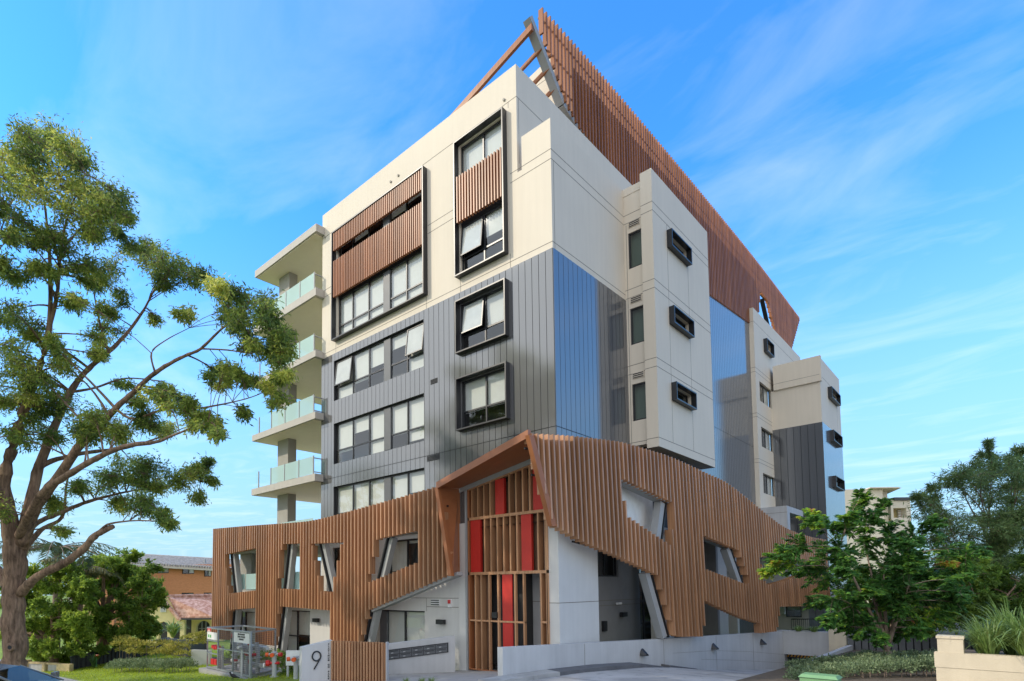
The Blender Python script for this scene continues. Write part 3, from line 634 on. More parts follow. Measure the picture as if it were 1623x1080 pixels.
hood(B, FB(-1.3), small[0]-.06, small[1]+.06, small[2]-.06, small[3]+.06, proud=.25, back=-.2); window(B, FB(-1.3), *small, depth=.15, fw=.05, glass='glassdark')
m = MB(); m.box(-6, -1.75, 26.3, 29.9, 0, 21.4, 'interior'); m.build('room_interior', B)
# rear tower
YT, XT = 29.3, 1.75; TW = [(31.6, 34.3, z, z+.62) for z in (16.2, 13.1, 9.85)]
m = MB(); wall(m, FY(YT), -1.3, XT-.0, 13.95, 16.75, [], 'cream'); wall(m, FB(XT), YT, 35.6, 13.95, 18.5, [TW[0]], 'cream')
m.box(-1.1, XT+.1, YT-.14, YT+.1, 16.75, 18.5, 'cream'); m.box(-1.1, XT-.01, YT+.1, 35.5, 18.0, 18.3, 'slab'); m.face([(-1.1, YT, 13.95), (-1.1, 35, 13.95), (-1.1, 35, 18.4), (-1.1, YT, 18.4)], 'cream')
joint_h(m, FY(YT-.14), -1.1, XT, 17.2); joint_h(m, FB(XT), YT, 35.6, 17.2); joint_v(m, FB(XT), 34.35, 13.95, 16.2)
m.build('rear_tower_wall', B)
m = MB(); boards(m, FY(YT), -1.3, XT, -1, 13.95, [], pitch=.42, gap=.03); boards(m, FB(XT), YT, 35.6, -1, 13.95, TW[1:], pitch=.42); m.build('metal_cladding', B)
for h in TW:
    hood(B, FB(XT), h[0]-.08, h[1]+.08, h[2]-.08, h[3]+.08, proud=.27, back=-.2); window(B, FB(XT), *h, depth=.12, fw=.06, glass='glass', blinds=[.8])
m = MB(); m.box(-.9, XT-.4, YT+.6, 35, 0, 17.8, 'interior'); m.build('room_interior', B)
# grey hood pavilion in front of the rear tower
m = MB(); m.box(-1.3, 0.62, 24.4, 24.65, 3.0, 7.9, 'drivewall'); m.box(-1.3, 0.62, 24.65, 28.3, 7.52, 7.9, 'drivewall'); m.box(.45, .62, 24.65, 25.0, 3.0, 7.52, 'drivewall'); joint_h(m, FY(24.4), -1.3, .62, 7.5)
m.build('terrace_hood', B)

# ------------------------------------------------------------------ lower side: pillar, entrance recess, columns
m = MB(); wall(m, FA, -0.4, 0.0, 0.0, 5.2, [], 'pale'); wall(m, FB(0), 0, 2.45, -.3, 5.2, [], 'pale'); m.face([(0, 2.45, -.3), (-1.2, 2.45, -.3), (-1.2, 2.45, 5.2), (0, 2.45, 5.2)], 'pale')
m.face([(-.4, 0, 0), (-.4, 2.45, 0), (-.4, 2.45, 5.2), (-.4, 0, 5.2)], 'pale'); joint_h(m, FA, -.4, 0, 2.5); joint_h(m, FB(0), 0, 2.45, 2.5)
m.build('corner_pillar', B)
m = MB(); RH = [(4.3, 6.15, 3.4, 4.55), (8.0, 9.9, .1, 5.0)]
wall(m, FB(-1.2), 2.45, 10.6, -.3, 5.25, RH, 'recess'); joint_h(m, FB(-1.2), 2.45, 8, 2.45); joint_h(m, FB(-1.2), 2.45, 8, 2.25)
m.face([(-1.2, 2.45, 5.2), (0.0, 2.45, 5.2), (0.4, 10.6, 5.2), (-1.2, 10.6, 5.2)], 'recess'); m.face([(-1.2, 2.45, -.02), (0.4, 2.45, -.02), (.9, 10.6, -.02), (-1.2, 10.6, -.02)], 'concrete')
m.face([(-1.9, 2.4, -.1), (-1.9, 10.6, -.1), (-1.9, 10.6, 5.2), (-1.9, 2.4, 5.2)], 'interior')
m.build('entrance_recess_wall', B)
window(B, FB(-1.2), *RH[0], mulls=(5.2,), blinds=None, depth=.1)
window(B, FB(-1.2), *RH[1], transom=2.35, mulls=(8.5,), blinds=None, depth=.08, fw=.10, label='black framed glazed side entrance door')
wall_light(FB(-1.2), 6.3, 1.85)
m = MB(); m.fbox(FB(-1.2), 4.7, 4.95, 1.25, 1.65, 0, .12, 'black'); m.build('intercom_panel', B)
m = MB(); m.fbox(FB(-1.2), 5.9, 6.0, 2.28, 2.36, 0, .1, 'steel'); m.tube([FB(-1.2)(5.75, 2.31, .12), FB(-1.2)(6.1, 2.31, .12)], .05, 'white', 8); m.build('security_camera', B)
m = MB()
m.box(-.35, 0.15, 7.2, 8.3, -.5, 5.2, 'pale')        # entrance column
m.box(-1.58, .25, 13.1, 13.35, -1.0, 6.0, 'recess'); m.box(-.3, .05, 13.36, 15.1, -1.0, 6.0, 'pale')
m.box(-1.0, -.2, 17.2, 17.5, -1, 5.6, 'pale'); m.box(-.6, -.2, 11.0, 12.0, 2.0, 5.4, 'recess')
m.build('podium_column', B)
m = MB(); wall(m, FB(.3), 2.6, 6.3, 4.6, 6.9, [], 'white'); m.build('screen_panel', B)
m = MB(); m.box(-1.58, -.12, 2.6, 24.4, 5.2, 5.5, 'drivewall'); m.box(-1.58, .9, 10.7, 24.4, 5.52, 5.8, 'slab'); m.build('podium_wall', B)
m = MB()
wall(m, FY(26.0), -1.3, 1.2, -1, 2.2, [(-.1, .8, .9, 1.7)], 'pale'); m.build('rear_terrace_wall', B)
m = MB(); m.box(-1.2, 1.6, 24.7, 25.9, 1.7, 1.82, 'steel'); m.build('terrace_shelf', B)
m = MB(); m.fbox(FY(26.0), -.45, -.1, 1.1, 1.55, .002, .3, 'white'); m.build('air_conditioner', B)
window(B, FY(26.0), -.1, .8, .9, 1.7, blinds=[.45], depth=.1)
m = MB()
m.beam((.3, 25.6, .8), (3.2, 25.6, .9), (0, .06, 0), (0, 0, .06), 'black'); m.beam((.3, 25.6, .15), (3.2, 25.6, .25), (0, .05, 0), (0, 0, .05), 'black')
for i in range(26): m.beam((.3+i*.115, 25.6, .15), (.3+i*.115, 25.6, .83), (.02, 0, 0), (0, .02, 0), 'black')
m.build('terrace_railing', B)

# ------------------------------------------------------------------ portal and entry gate
m = MB(); t = .13
LT, LB, RT, RB = Vector((-4.42, -1.1, 6.66)), Vector((-3.76, -1.1, 3.43)), Vector((.12, -1.62, 7.62)), Vector((.28, -.72, 4.9))
m.beam(LT+Vector((0, 0, .06)), RT+Vector((0, 0, .06)), (0, .14, 0), (0, 0, .24), 'portal')
m.beam(LT, LB, (.16, 0, 0), (0, .14, 0), 'portal'); m.beam(RT, RB, (.04, .2, 0), (.16, 0, 0), 'portal')
bl_, br_ = Vector((-4.3, -.03, 6.72)), Vector((.0, -.03, 7.5))
m.hexa([LT+Vector((0, .07, 0)), RT+Vector((0, .1, 0)), br_, bl_, LT+Vector((0, .07, .1)), RT+Vector((0, .1, .1)), br_+Vector((0, 0, .1)), bl_+Vector((0, 0, .1))], 'portal')
m.hexa([LB+Vector((.02, .07, 0)), Vector((-4.32, -.01, 3.42)), bl_+Vector((-.02, .02, 0)), LT+Vector((.04, .07, 0)), LB+Vector((-.06, .07, 0)), Vector((-4.40, -.01, 3.42)), bl_+Vector((-.1, .02, 0)), LT+Vector((-.05, .07, 0))], 'portal')
m.build('entrance_portal', B)
m = MB(); m.beam(bl_+Vector((0, -.02, -.08)), br_+Vector((0, -.02, -.08)), (0, .08, 0), (0, 0, .16), 'steel')
m.box(-4.4, -4.0, -.06, -.002, -.1, 5.4, 'pale'); m.box(-4.02, -3.95, -.09, .5, -.1, 6.65, 'steel'); m.build('portal_lining', B)
G = MB(); Gr = MB(); gx0, gx1 = -3.92, -.38
def ztop(a): return 6.60+(a+3.9)*.18
rows_g = [(3.56, 5.49), (5.57, None), (0.08, 3.48)]
for z in (5.53, 3.52): G.fbox(FA, gx0, gx1, z-.05, z+.05, -.12, .05, 'batten')
G.fbox(FA, gx0, -1.36, 1.80, 1.86, -.06, .04, 'batten'); G.fbox(FA, -.72, gx1, 1.84, 1.9, -.06, .04, 'batten'); G.fbox(FA, gx0, gx0+.07, .05, 6.6, -.2, .05, 'portal'); G.fbox(FA, gx1-.06, gx1, .05, 6.9, -.2, .05, 'batten')
G.fbox(FA, gx0+.07, -1.36, .05, .10, -.06, .04, 'portal'); G.beam(FA(gx0, 6.62, -.03), FA(gx1, 7.25, -.03), (0, .14, 0), (0, 0, .09), 'batten')
redU = [(-2.6, -2.2), (-.95, -.55)]; redM = [(-3.80, -3.33), (-1.47, -1.05)]; redL = (-2.33, -1.90)
a = gx0+.22
while a < gx1-.1:
    if not any(r0-.03 < a < r1+.03 for r0, r1 in redU): G.fbox(FA, a-.03, a+.03, 5.58, ztop(a), -.2, .05, 'batten')
    if not any(r0-.03 < a+.02 < r1+.03 for r0, r1 in redM): G.fbox(FA, a-.01, a+.05, 3.57, 5.48, -.2, .05, 'batten')
    a += .292
for a in (-3.57, -3.29, -.68, -.44): G.fbox(FA, a-.03, a+.03, .08, 3.47, -.2, .05, 'batten')
for a in (-2.92, -2.51, -1.76): G.fbox(FA, a-.03, a+.03, .08, 3.47, -.06, .05, 'batten')
G.fbox(FA, -1.42, -1.36, .08, 3.47, -.06, .05, 'batten'); G.fbox(FA, gx0+.07, -3.0, 3.6, 6.6, -.26, -.22, 'battenback'); G.fbox(FA, -3.0, gx1-.06, 3.6, 6.75, -.26, -.22, 'battenback'); G.fbox(FA, gx0+.07, -3.15, .1, 3.46, -.26, -.22, 'battenback'); G.fbox(FA, -.66, gx1-.06, .1, 3.46, -.26, -.22, 'battenback')
gate = G.build('entry_gate', B)
for r0, r1 in redU: Gr.fbox(FA, r0, r1, 5.58, ztop((r0+r1)/2)-.03, -.1, .02, 'red')
for r0, r1 in redM: Gr.fbox(FA, r0, r1, 3.57, 5.48, -.1, .02, 'red')
Gr.fbox(FA, *redL, .1, 3.47, -.03, .02, 'red'); Gr.build('red_panel', gate)
m = MB(); m.fbox(FA, -2.75, -2.52, 1.95, 2.15, .02, .12, 'black'); m.build('gate_lock', gate)
m = MB(); m.box(-3.95, -.41, 1.3, 1.45, -.1, 7.3, 'drivewall'); m.box(-4.1, -3.951, .1, 1.3, -.1, 7.3, 'drivewall'); m.face([(-4, 0.02, 7.25), (-.4, .02, 7.25), (-.4, 2.4, 7.25), (-4, 2.4, 7.25)], 'recess'); joint_h(m, FY(1.3), -3.9, -.5, 2.5); m.build('lobby_wall', B)

# ------------------------------------------------------------------ ground, driveway, path
def ground_z(x, y):
    xx = max(min(x, 16), -26)
    return 0.045*(xx+4) + 0.03*min(max(0, xx+4), 4.5) - 0.03*(max(-4.0, min(y, 16))+0.7)
def drive_z(y):
    P = [(-100, .36), (0.0, .36), (3.3, .20), (6, -.08), (8, -.38), (15.4, -1.05), (30, -2.1)]
    for (a, b), (c, d) in zip(P, P[1:]):
        if a <= y <= c: return b+(d-b)*(y-a)/(c-a)
    return P[-1][1]
def wallx(y): return .21+.144*y
DX1 = 5.15
YS = [-600, -200, -100, -60, -40] + [-30+i*1.5 for i in range(8)] + [-17+i*.75 for i in range(58)] + [27, 32, 40, 60, 100, 200, 600]
def lerp(a, b, t): return a+(b-a)*t
def patch(name, xa, xb, zf, mt, dz=0.0, ys=YS, nx=14):
    m = MB(); R = []
    for y in ys: R.append([(lerp(xa(y), xb(y), k/nx), y, zf(lerp(xa(y), xb(y), k/nx), y)+dz) for k in range(nx+1)])
    for i in range(len(R)-1):
        for k in range(nx): m.face([R[i][k], R[i][k+1], R[i+1][k+1], R[i+1][k]], mt)
    return struct(m.build(name, recalc=False, smooth=True))
def wl(y): return wallx(max(-6, min(y, 25)))
gmat = mat('lawn_ground', (0.20, 0.27, 0.022), 0.95, var=0.35, scale=1.2, bump=0.6, bscale=40)
patch('ground', lambda y: -26.0, wl, ground_z, gmat, nx=20)
patch('ground', lambda y: -600.0, lambda y: -26.0, ground_z, gmat, nx=4)
patch('ground', lambda y: DX1, lambda y: 16.0, ground_z, MT['soil'], nx=10)
patch('ground', lambda y: 16.0, lambda y: 600.0, ground_z, MT['soil'], nx=4)
def dz_(x, y):
    t = max(0.0, min(1.0, (y+12)/8)); return lerp(ground_z(x, y), drive_z(y)+.012*(x-.3)*(1 if y < 6 else 0), t)
patch('driveway', wl, lambda y: DX1, dz_, 'drive', ys=[y for y in YS if y < 25]+[25], nx=8)
m = MB()
for y in (-1.2, 2.0, 5.0, 8.5, 12):
    for k in range(6):
        xa, xb = lerp(wl(y)+.6, DX1-.05, k/6), lerp(wl(y)+.6, DX1-.05, (k+1)/6); m.face([(xa, y, dz_(xa, y)+.006), (xb, y, dz_(xb, y)+.006), (xb, y+.03, dz_(xb, y+.03)+.006), (xa, y+.03, dz_(xa, y+.03)+.006)], 'kerb')
struct(m.build('driveway_joint', recalc=False))
# entry path and street
m = MB(); ny = [-9.5, -8, -6.5, -5, -4, -3, -2, -1, 0, 1.2, 2.3]
for i in range(len(ny)-1):
    for k in range(6):
        def X(y, k): return lerp(-6.4 if y < -.8 else -4.2, wl(y)-.0, k/6)
        m.face([(X(ny[i], k), ny[i], ground_z(X(ny[i], k), ny[i])+.012), (X(ny[i], k+1), ny[i], ground_z(X(ny[i], k+1), ny[i])+.012), (X(ny[i+1], k+1), ny[i+1], ground_z(X(ny[i+1], k+1), ny[i+1])+.012), (X(ny[i+1], k), ny[i+1], ground_z(X(ny[i+1], k), ny[i+1])+.012)], 'concrete')
struct(m.build('path', recalc=False))
patch('road', lambda y: -140.0, lambda y: 140.0, lambda x, y: ground_z(x, -15)+.02, 'asphalt', ys=[-22, -18, -14, -12.2], nx=60)
patch('pavement', lambda y: -140.0, wl, lambda x, y: ground_z(x, y)+.014, 'concrete', ys=[-10.9, -10.2, -9.5], nx=40)

patch('garden_bed', lambda y: -22.0, lambda y: -6.6, lambda x, y: ground_z(x, y)+.016, 'soil', ys=[-3.6, -2.4, -1.2, -.05], nx=16)
# driveway wall with its three lights
dw = thing('driveway_wall', 'long low blue grey rendered wall beside the driveway with three black lights', 'wall', (.2, 0, .2))
def wz(y): return 1.29-.033*(y+2.68) if y < 6.18 else 1.0-.025*(y-6.18)
m = MB(); ys = [-2.68, -1, 1, 3, 5, 7, 9, 11, 13, 15.42]
def wp(y, s, z): return (wallx(y)-.0+s, y-.144*s, z)
for a, b in zip(ys, ys[1:]):
    m.face([wp(a, 0, drive_z(a)-.3), wp(b, 0, drive_z(b)-.3), wp(b, 0, wz(b)), wp(a, 0, wz(a))], 'drivewall')
    m.face([wp(a, -.22, -1), wp(b, -.22, -1.5), wp(b, -.22, wz(b)), wp(a, -.22, wz(a))], 'drivewall')
    m.face([wp(a, 0, wz(a)), wp(b, 0, wz(b)), wp(b, -.22, wz(b)), wp(a, -.22, wz(a))], 'drivewall')
m.face([wp(-2.68, 0, -.2), wp(-2.68, -.22, -.2), wp(-2.68, -.22, 1.29), wp(-2.68, 0, 1.29)], 'pale'); m.face([wp(15.42, 0, -1.5), wp(15.42, -.22, -1.5), wp(15.42, -.22, wz(15.42)), wp(15.42, 0, wz(15.42))], 'drivewall')
for y in (.9, 5.4, 9.2, 12.4): m.beam(wp(y, .003, drive_z(y)), wp(y, .003, wz(y)-.01), (0, .012, 0), (.006, 0, 0), 'joint')
def wj(pts, mb):
    for p, q in zip(pts, pts[1:]): mb.beam(wp(p[0], .002, p[1]), wp(q[0], .002, q[1]), (.006, 0, 0), (0, 0, .009), 'joint')
wj([(6, .45), (9, .32), (12, .05), (15.4, -.35)], m); wj([(8, .05), (11, -.25), (15.4, -.75)], m)
m.build('wall', dw)
for u, y in ((1013, 4.05), (1120, 8.95), (1210, 13.2)):
    zc = at(u, 0, 1).z
    lm = MB(); z0 = {4.05: .52, 8.95: .38, 13.2: .28}[y]; n = 10
    ring = []
    for k in range(n+1):
        a = math.pi*k/n; ring.append((math.cos(a)*.17, math.sin(a)*.26))
    base = [Vector(wp(y+c, .01, z0+s)) for c, s in ring]; tip = [Vector(wp(y+c*.55, .20, z0+s*.30+.0)) for c, s in ring]
    for k in range(n): lm.face([base[k], base[k+1], tip[k+1], tip[k]], 'black')
    lm.face(tip, 'black'); lm.face([base[0], tip[0], tip[-1], base[-1]], 'black'); lm.build('bulkhead_light', dw, smooth=False)
# kerb at the foot of that wall
m = MB()
for pts, mt in (([(-3.6, .36), (-2.6, .37), (-.9, .37)], 'concrete'), ([(-.9, .37), (1.2, .33), (3.3, .22), (5.2, .02), (7.6, -.30)], 'kerb')):
    w0 = 0.55
    for p, q in zip(pts, pts[1:]):
        def K(y): return w0 if y < 3.4 else max(.06, w0-(y-3.4)*.11)
        h = .11; hp, hq = h if p[0] < 5 else h*.7, h if q[0] < 5 else .0
        m.hexa([wp(p[0], .004, p[1]-.3), wp(p[0], K(p[0]), p[1]-.3), wp(q[0], K(q[0]), q[1]-.3), wp(q[0], .004, q[1]-.3), wp(p[0], .004, p[1]+hp+.02), wp(p[0], K(p[0]), p[1]+hp), wp(q[0], K(q[0]), q[1]+hq), wp(q[0], .004, q[1]+hq+.02)], mt)
struct(m.build('kerb'))

# garage mouth
ga = thing('garage_entrance', 'rendered grey beam over the dark basement garage mouth with yellow and black stripes', 'garage', (3.4, 15.4, -.9))
m = MB(); m.box(2.2, 4.42, 15.42, 15.8, -.33, .80, 'drivewall'); m.box(2.44, 4.42, 15.9, 16.1, -.55, -.33, 'black'); m.build('header_beam', ga)
m = MB()
for i in range(14):
    x = 2.46+i*.142; m.hexa([(x, 15.88, -.49), (x+.07, 15.88, -.49), (x+.07, 15.9, -.49), (x, 15.9, -.49), (x+.06, 15.88, -.38), (x+.13, 15.88, -.38), (x+.13, 15.9, -.38), (x+.06, 15.9, -.38)], mat('hazard_yellow', (.65, .30, .02), .6) if i == 0 else bpy.data.materials['hazard_yellow'])
m.build('hazard_strip', ga)
m = MB(); m.box(2.0, 2.46, 15.43, 16.4, -1.6, -.34, 'drivewall')
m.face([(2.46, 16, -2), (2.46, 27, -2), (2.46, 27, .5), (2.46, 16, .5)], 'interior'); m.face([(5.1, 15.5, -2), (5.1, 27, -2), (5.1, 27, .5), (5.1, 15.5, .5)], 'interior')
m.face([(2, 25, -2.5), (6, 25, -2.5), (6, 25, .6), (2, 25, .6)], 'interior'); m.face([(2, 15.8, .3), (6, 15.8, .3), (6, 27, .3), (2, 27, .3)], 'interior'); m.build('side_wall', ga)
m = MB(); m.box(4.42, 5.08, 15.0, 15.7, -1.2, 1.0, 'planter')
tag(m.build('gate_pillar'), 'cream rendered pillar between the garage mouth and the dark paling fence', 'pillar')
fn = thing('paling_fence', 'dark grey fence of wide vertical palings behind the small tree', 'fence', (7, 15.2, 0))
m = MB()
for i in range(22): m.box(5.12+i*.262, 5.12+i*.262+.215, 15.2, 15.23, -1.0, .80+i*.008, 'fencegrey')
m.build('paling', fn)
m = MB(); m.box(5.1, 11, 15.25, 15.3, -.6, -.5, 'black'); m.box(5.1, 11, 15.25, 15.3, .45, .55, 'black'); m.box(5.1, 11, 15.31, 15.33, -1, .75, 'seam'); m.build('fence_rail', fn)
m = MB()   # side of the ramp, hidden behind the hedge
m.box(DX1-.02, DX1+.16, -1.0, 15.1, -1.6, .30, 'drivewall'); tag(m.build('ramp_edge_wall'), 'low grey retaining wall along the right side of the ramp', 'wall')

# ------------------------------------------------------------------ number wall and letterboxes
def loc(lat, D, z):
    q = CP + CR*lat + CF*D; return Vector((q.x, q.y, z))
def hdir(a, b):
    d = (b-a); d.z = 0; return d.normalized()
nl, nm_, nr = loc(-5.06, 18.75, 0), loc(-4.20, 19.25, 0), loc(-2.33, 18.45, 0)
nw = thing('number_wall', 'pale rendered wall with a large black 9 and a slatted brown panel', 'sign wall', (nm_.x, nm_.y, -.2))
ux = hdir(nl, nm_); nn = Vector((ux.y, -ux.x, 0)); w9 = (nm_-nl).length
F9 = frame((nl.x, nl.y, 0), ux, nn)
m = MB(); p = [F9(0, -.6), F9(w9, -.6), F9(w9, 1.34), F9(0, 1.16)]; q = [F9(0, -.6, -.3), F9(w9, -.6, -.3), F9(w9, 1.34, -.3), F9(0, 1.16, -.3)]
m.hexa([p[0], p[1], q[1], q[0], p[3], p[2], q[2], q[3]], 'pale'); m.build('wall', nw)
def text(name, s, size, F, a, z, parent, mt, d=.012, rot=False, space=1.0, align='CENTER', vert=False):
    cu = bpy.data.curves.new(name, 'FONT'); cu.body = s; cu.size = size; cu.extrude = .004; cu.offset = size*.035; cu.align_x = align; cu.align_y = 'CENTER'; cu.space_character = space
    if vert: cu.space_line = 1.0
    o = bpy.data.objects.new(name, cu); COL.objects.link(o)
    me = bpy.data.meshes.new_from_object(o.evaluated_get(bpy.context.evaluated_depsgraph_get())); bpy.data.objects.remove(o); bpy.data.curves.remove(cu)
    me.materials.clear(); me.materials.append(MT[mt])
    ux = (F(1, 0)-F(0, 0)).normalized(); nn = (F(0, 0, 1)-F(0, 0, 0)).normalized()
    Mx = Matrix((ux, Vector((0, 0, 1)), nn)).transposed().to_4x4(); Mx.translation = F(a, z, d)
    me.transform(Mx); o = bpy.data.objects.new(name, me); COL.objects.link(o); o.parent = parent; o.matrix_parent_inverse = parent.matrix_world.inverted(); return o
m = MB()   # numeral 9: a ring with a straight raked tail
c, R = (w9*.47, .86), .15; pr = []
for k in range(25): a = 2*math.pi*k/24; pr.append(F9(c[0]+R*math.cos(a)*.92, c[1]+R*math.sin(a), .03))
m.tube(pr, .024, 'black', 6, cap=False); m.tube([F9(c[0]+R*.86, c[1]-.07, .03), F9(c[0]-.08, c[1]-.41, .03)], .024, 'black', 6); m.build('numeral', nw)
let = "PLATINUM ON PARK"
me_ = []
z = 1.16
tx = text('lettering', "\n".join(let), .074, F9, w9*.875, .66, nw, 'black', vert=True)
ux = hdir(nm_, nr); nn = Vector((ux.y, -ux.x, 0)); ws = (nr-nm_).length; FS = frame((nm_.x, nm_.y, 0), ux, nn)
m = MB(); n = 18
for i in range(n): m.fbox(FS, .02+(ws-.04)*i/n, .02+(ws-.04)*i/n+.055, -.6, 1.33, .0, .09, 'batten')
m.fbox(FS, .01, ws-.01, -.6, 1.30, -.08, -.002, 'slat'); m.fbox(FS, ws-.01, ws+.03, -.6, 1.34, -.1, .02, 'drivewall'); m.build('slat_panel', nw)
l0, l1 = loc(-2.75, 20.75, 0), loc(-.19, 20.95, 0); lb = thing('letterbox_wall', 'low grey rendered wall holding two rows of black letterboxes near the entrance', 'letterbox wall', (l1.x, l1.y, 0))
ux = hdir(l0, l1); nn = Vector((ux.y, -ux.x, 0)); wv = (l1-l0).length; FL0 = frame((l0.x, l0.y, 0), ux, nn)
def FL(a, z, d=0): return FL0(a, z-.107*(wv-a), d)
m = MB(); m.hexa([FL(-1.5, -.5), FL(wv, -.5), FL(wv, -.5, -.35), FL(-1.5, -.5, -.35), FL(-1.5, 1.30), FL(wv, 1.30), FL(wv, 1.30, -.35), FL(-1.5, 1.30, -.35)], 'drivewall'); m.build('wall', lb)
m = MB(); a0, a1 = wv-2.42, wv-.24; m.fbox(FL, a0, a1, .75, 1.10, 0, .03, 'frame'); bx = m.build('letterbox_bank', lb)
for i in range(5):
    for j in range(2):
        m = MB(); b0 = a0+.03+i*(a1-a0-.06)/5; b1 = b0+(a1-a0-.06)/5-.02; z0 = .775+j*.155
        m.fbox(FL, b0, b1, z0, z0+.135, .031, .05, 'pier'); m.fbox(FL, b0+.04, b1-.04, z0+.095, z0+.115, .051, .056, 'seam'); m.fbox(FL, b0+.12, b0+.20, z0+.03, z0+.06, .051, .055, 'steel'); m.build('letterbox', bx)
m = MB(); m.fbox(FL, wv-2.52, wv-2.47, .98, 1.06, 0, .05, 'black'); m.build('intercom_button', lb)

# ------------------------------------------------------------------ fire booster cabinet and hydrants
def gp(u, v): p = gnd(u, v); return Vector((p.x, p.y, ground_z(p.x, p.y)))
c0, cl, cr = gp(396, 1076), gp(327, 1067), gp(437, 1067.5)
cb_ = thing('booster_cabinet', 'galvanised steel mesh cage full of grey fire pipes with signs and red valves', 'fire cabinet', c0)
H = 1.66; zb_ = c0.z
def cage(a, b, nm, posts):
    ux = hdir(a, b); nn = Vector((ux.y, -ux.x, 0)); w = (Vector((b.x-a.x, b.y-a.y, 0))).length
    F = frame((a.x, a.y, zb_), ux, nn); return F, w
F1, w1 = cage(cl, c0, 'front', 3); F2, w2 = cage(c0, cr, 'side', 2)
m = MB(); t = .05
for a in (0, w1*.27, w1*.62, w1): m.fbox(F1, a-t/2 if a else 0, a+t/2, .0, H, -.05, .0, 'galv')
for z in (.08, H-.03): m.fbox(F1, t/2, w1-t/2, z-.03, z+.03, -.045, .004, 'galv')
m.fbox(F1, t/2, w1*.27, 1.12, 1.16, -.044, .003, 'galv'); m.fbox(F1, t/2, w1*.27, .62, .66, -.044, .003, 'galv'); m.fbox(F1, w1*.28, w1-.03, .86, .90, -.044, .003, 'galv')
for a in (.03, w2): m.fbox(F2, a-t/2, a+t/2, 0, H, -.05, 0, 'galv')
for z in (.08, H-.03): m.fbox(F2, .06, w2-t/2, z-.03, z+.03, -.045, .004, 'galv')
m.beam(F1(0, H-.03, -1.5), F2(w2, H-.03, -.02), (0, .05, 0), (0, 0, .06), 'galv'); m.beam(F1(0, H-.03, 0), F1(0, H-.03, -1.5), (.05, 0, 0), (0, 0, .06), 'galv')
m.beam(F1(0, 0, -1.5), F1(0, H, -1.5), (.05, 0, 0), (0, .05, 0), 'galv'); m.build('cage_frame', cb_)
def wires(F, a0, a1, z0, z1, nm):
    m = MB(); s = .075; a = a0
    while a < a1: m.fbox(F, a-.004, a+.004, z0, z1, -.03, -.024, 'pier'); a += s
    z = z0
    while z < z1: m.fbox(F, a0, a1, z-.004, z+.004, -.022, -.016, 'pier'); z += s
    return m.build(nm, cb_)
wires(F1, w1*.29, w1*.60, .12, H-.07, 'wire_mesh'); wires(F1, w1*.64, w1-.04, .12, H-.07, 'wire_mesh'); wires(F2, .07, w2-.05, .12, H-.07, 'wire_mesh')
m = MB(); m.fbox(F1, .07, w1*.27-.04, 1.19, 1.48, .006, .014, 'white'); s = m.build('sign_board', cb_)
m = MB(); m.fbox(F1, .07, .42, 1.49, 1.62, .006, .016, 'redpaint'); m.fbox(F1, .13, .36, 1.50, 1.535, .017, .019, 'white'); m.fbox(F1, .2, .28, 1.565, 1.605, .017, .019, 'white'); m.build('sign_board', cb_)
m = MB(); m.fbox(F1, .16, .27, 1.27, 1.38, .015, .018, 'green'); m.fbox(F1, .33, .45, 1.26, 1.37, .015, .018, 'green'); m.build('green_marking', s)
m = MB(); m.fbox(F1, w1*.655, w1-.05, 1.22, 1.58, .006, .014, 'white'); s = m.build('sign_board', cb_)
for i, tx_ in enumerate(("FIRE HYDRANT", "TANK BOOSTER", "ASSEMBLY")): text('lettering', tx_, .085, F1, w1*.655+(w1*.345-.05)/2, 1.52-i*.09, s, 'black', d=.016)
m = MB()
for i in range(2): m.fbox(F1, .10+i*.3, .34+i*.3, .18, .40, -.2, -.12, 'redpaint')
m.build('red_plate', cb_)
def wheel(F, a, z, d, r, mt='redpaint'):
    m = MB(); m.tube([F(a+r*math.cos(2*math.pi*k/16), z+r*math.sin(2*math.pi*k/16), d) for k in range(17)], .018, mt, 6, cap=False)
    for k in range(3): m.tube([F(a+r*math.cos(2*math.pi*k/3), z+r*math.sin(2*math.pi*k/3), d), F(a, z, d-.02)], .012, mt, 5)
    m.tube([F(a, z, d-.2), F(a, z, d)], .02, 'pipe', 6); return m.build('valve_wheel', cb_)
m = MB()
for a in (w1*.36, w1*.52, w1*.70, w1*.86): m.tube([F1(a, 0, -.55), F1(a, .9, -.55), F1(a, 1.05, -.5), F1(a, 1.2, -.5)], .085, 'pipe', 12)
m.tube([F1(w1*.3, .38, -.55), F1(w1*.95, .38, -.55)], .085, 'pipe', 12); m.tube([F1(w1*.3, 1.0, -.75), F1(w1*.95, 1.0, -.75)], .07, 'pipe', 12)
for a, z in ((w1*.36, .6), (w1*.52, .7), (w1*.70, .55), (w1*.86, .65), (w1*.45, .38), (w1*.78, .38)): m.tube([F1(a-.0, z-.03, -.55), F1(a, z+.03, -.55)], .15, 'pipe', 12)
m.tube([F1(.3, 0, -.4), F1(.3, .72, -.4)], .07, 'pipe', 10); m.tube([F1(w1*.15, .9, -.4), F1(w1*.15, 0, -.4)], .05, 'pipe', 10)
for a, z in ((.35, .95), (.6, .9)): m.tube([F2(a, 0, -.6), F2(a, z, -.6), F2(a-.1, z+.12, -.6), F2(a-.25, z+.12, -.6)], .06, 'pipe', 10)
m.build('pipework', cb_)
for a in (w1*.70, w1*.80, w1*.9):
    m = MB(); m.tube([F1(a, .78, -.4), F1(a, .78, -.2)], .06, 'redpaint', 10); m.build('red_outlet', cb_)
for a, z in ((.22, .88), (.38, .84), (.58, .86)):
    m = MB(); m.tube([F1(a, z, -.3), F1(a, z, -.12)], .075, 'redpaint', 10); m.build('red_outlet', cb_)
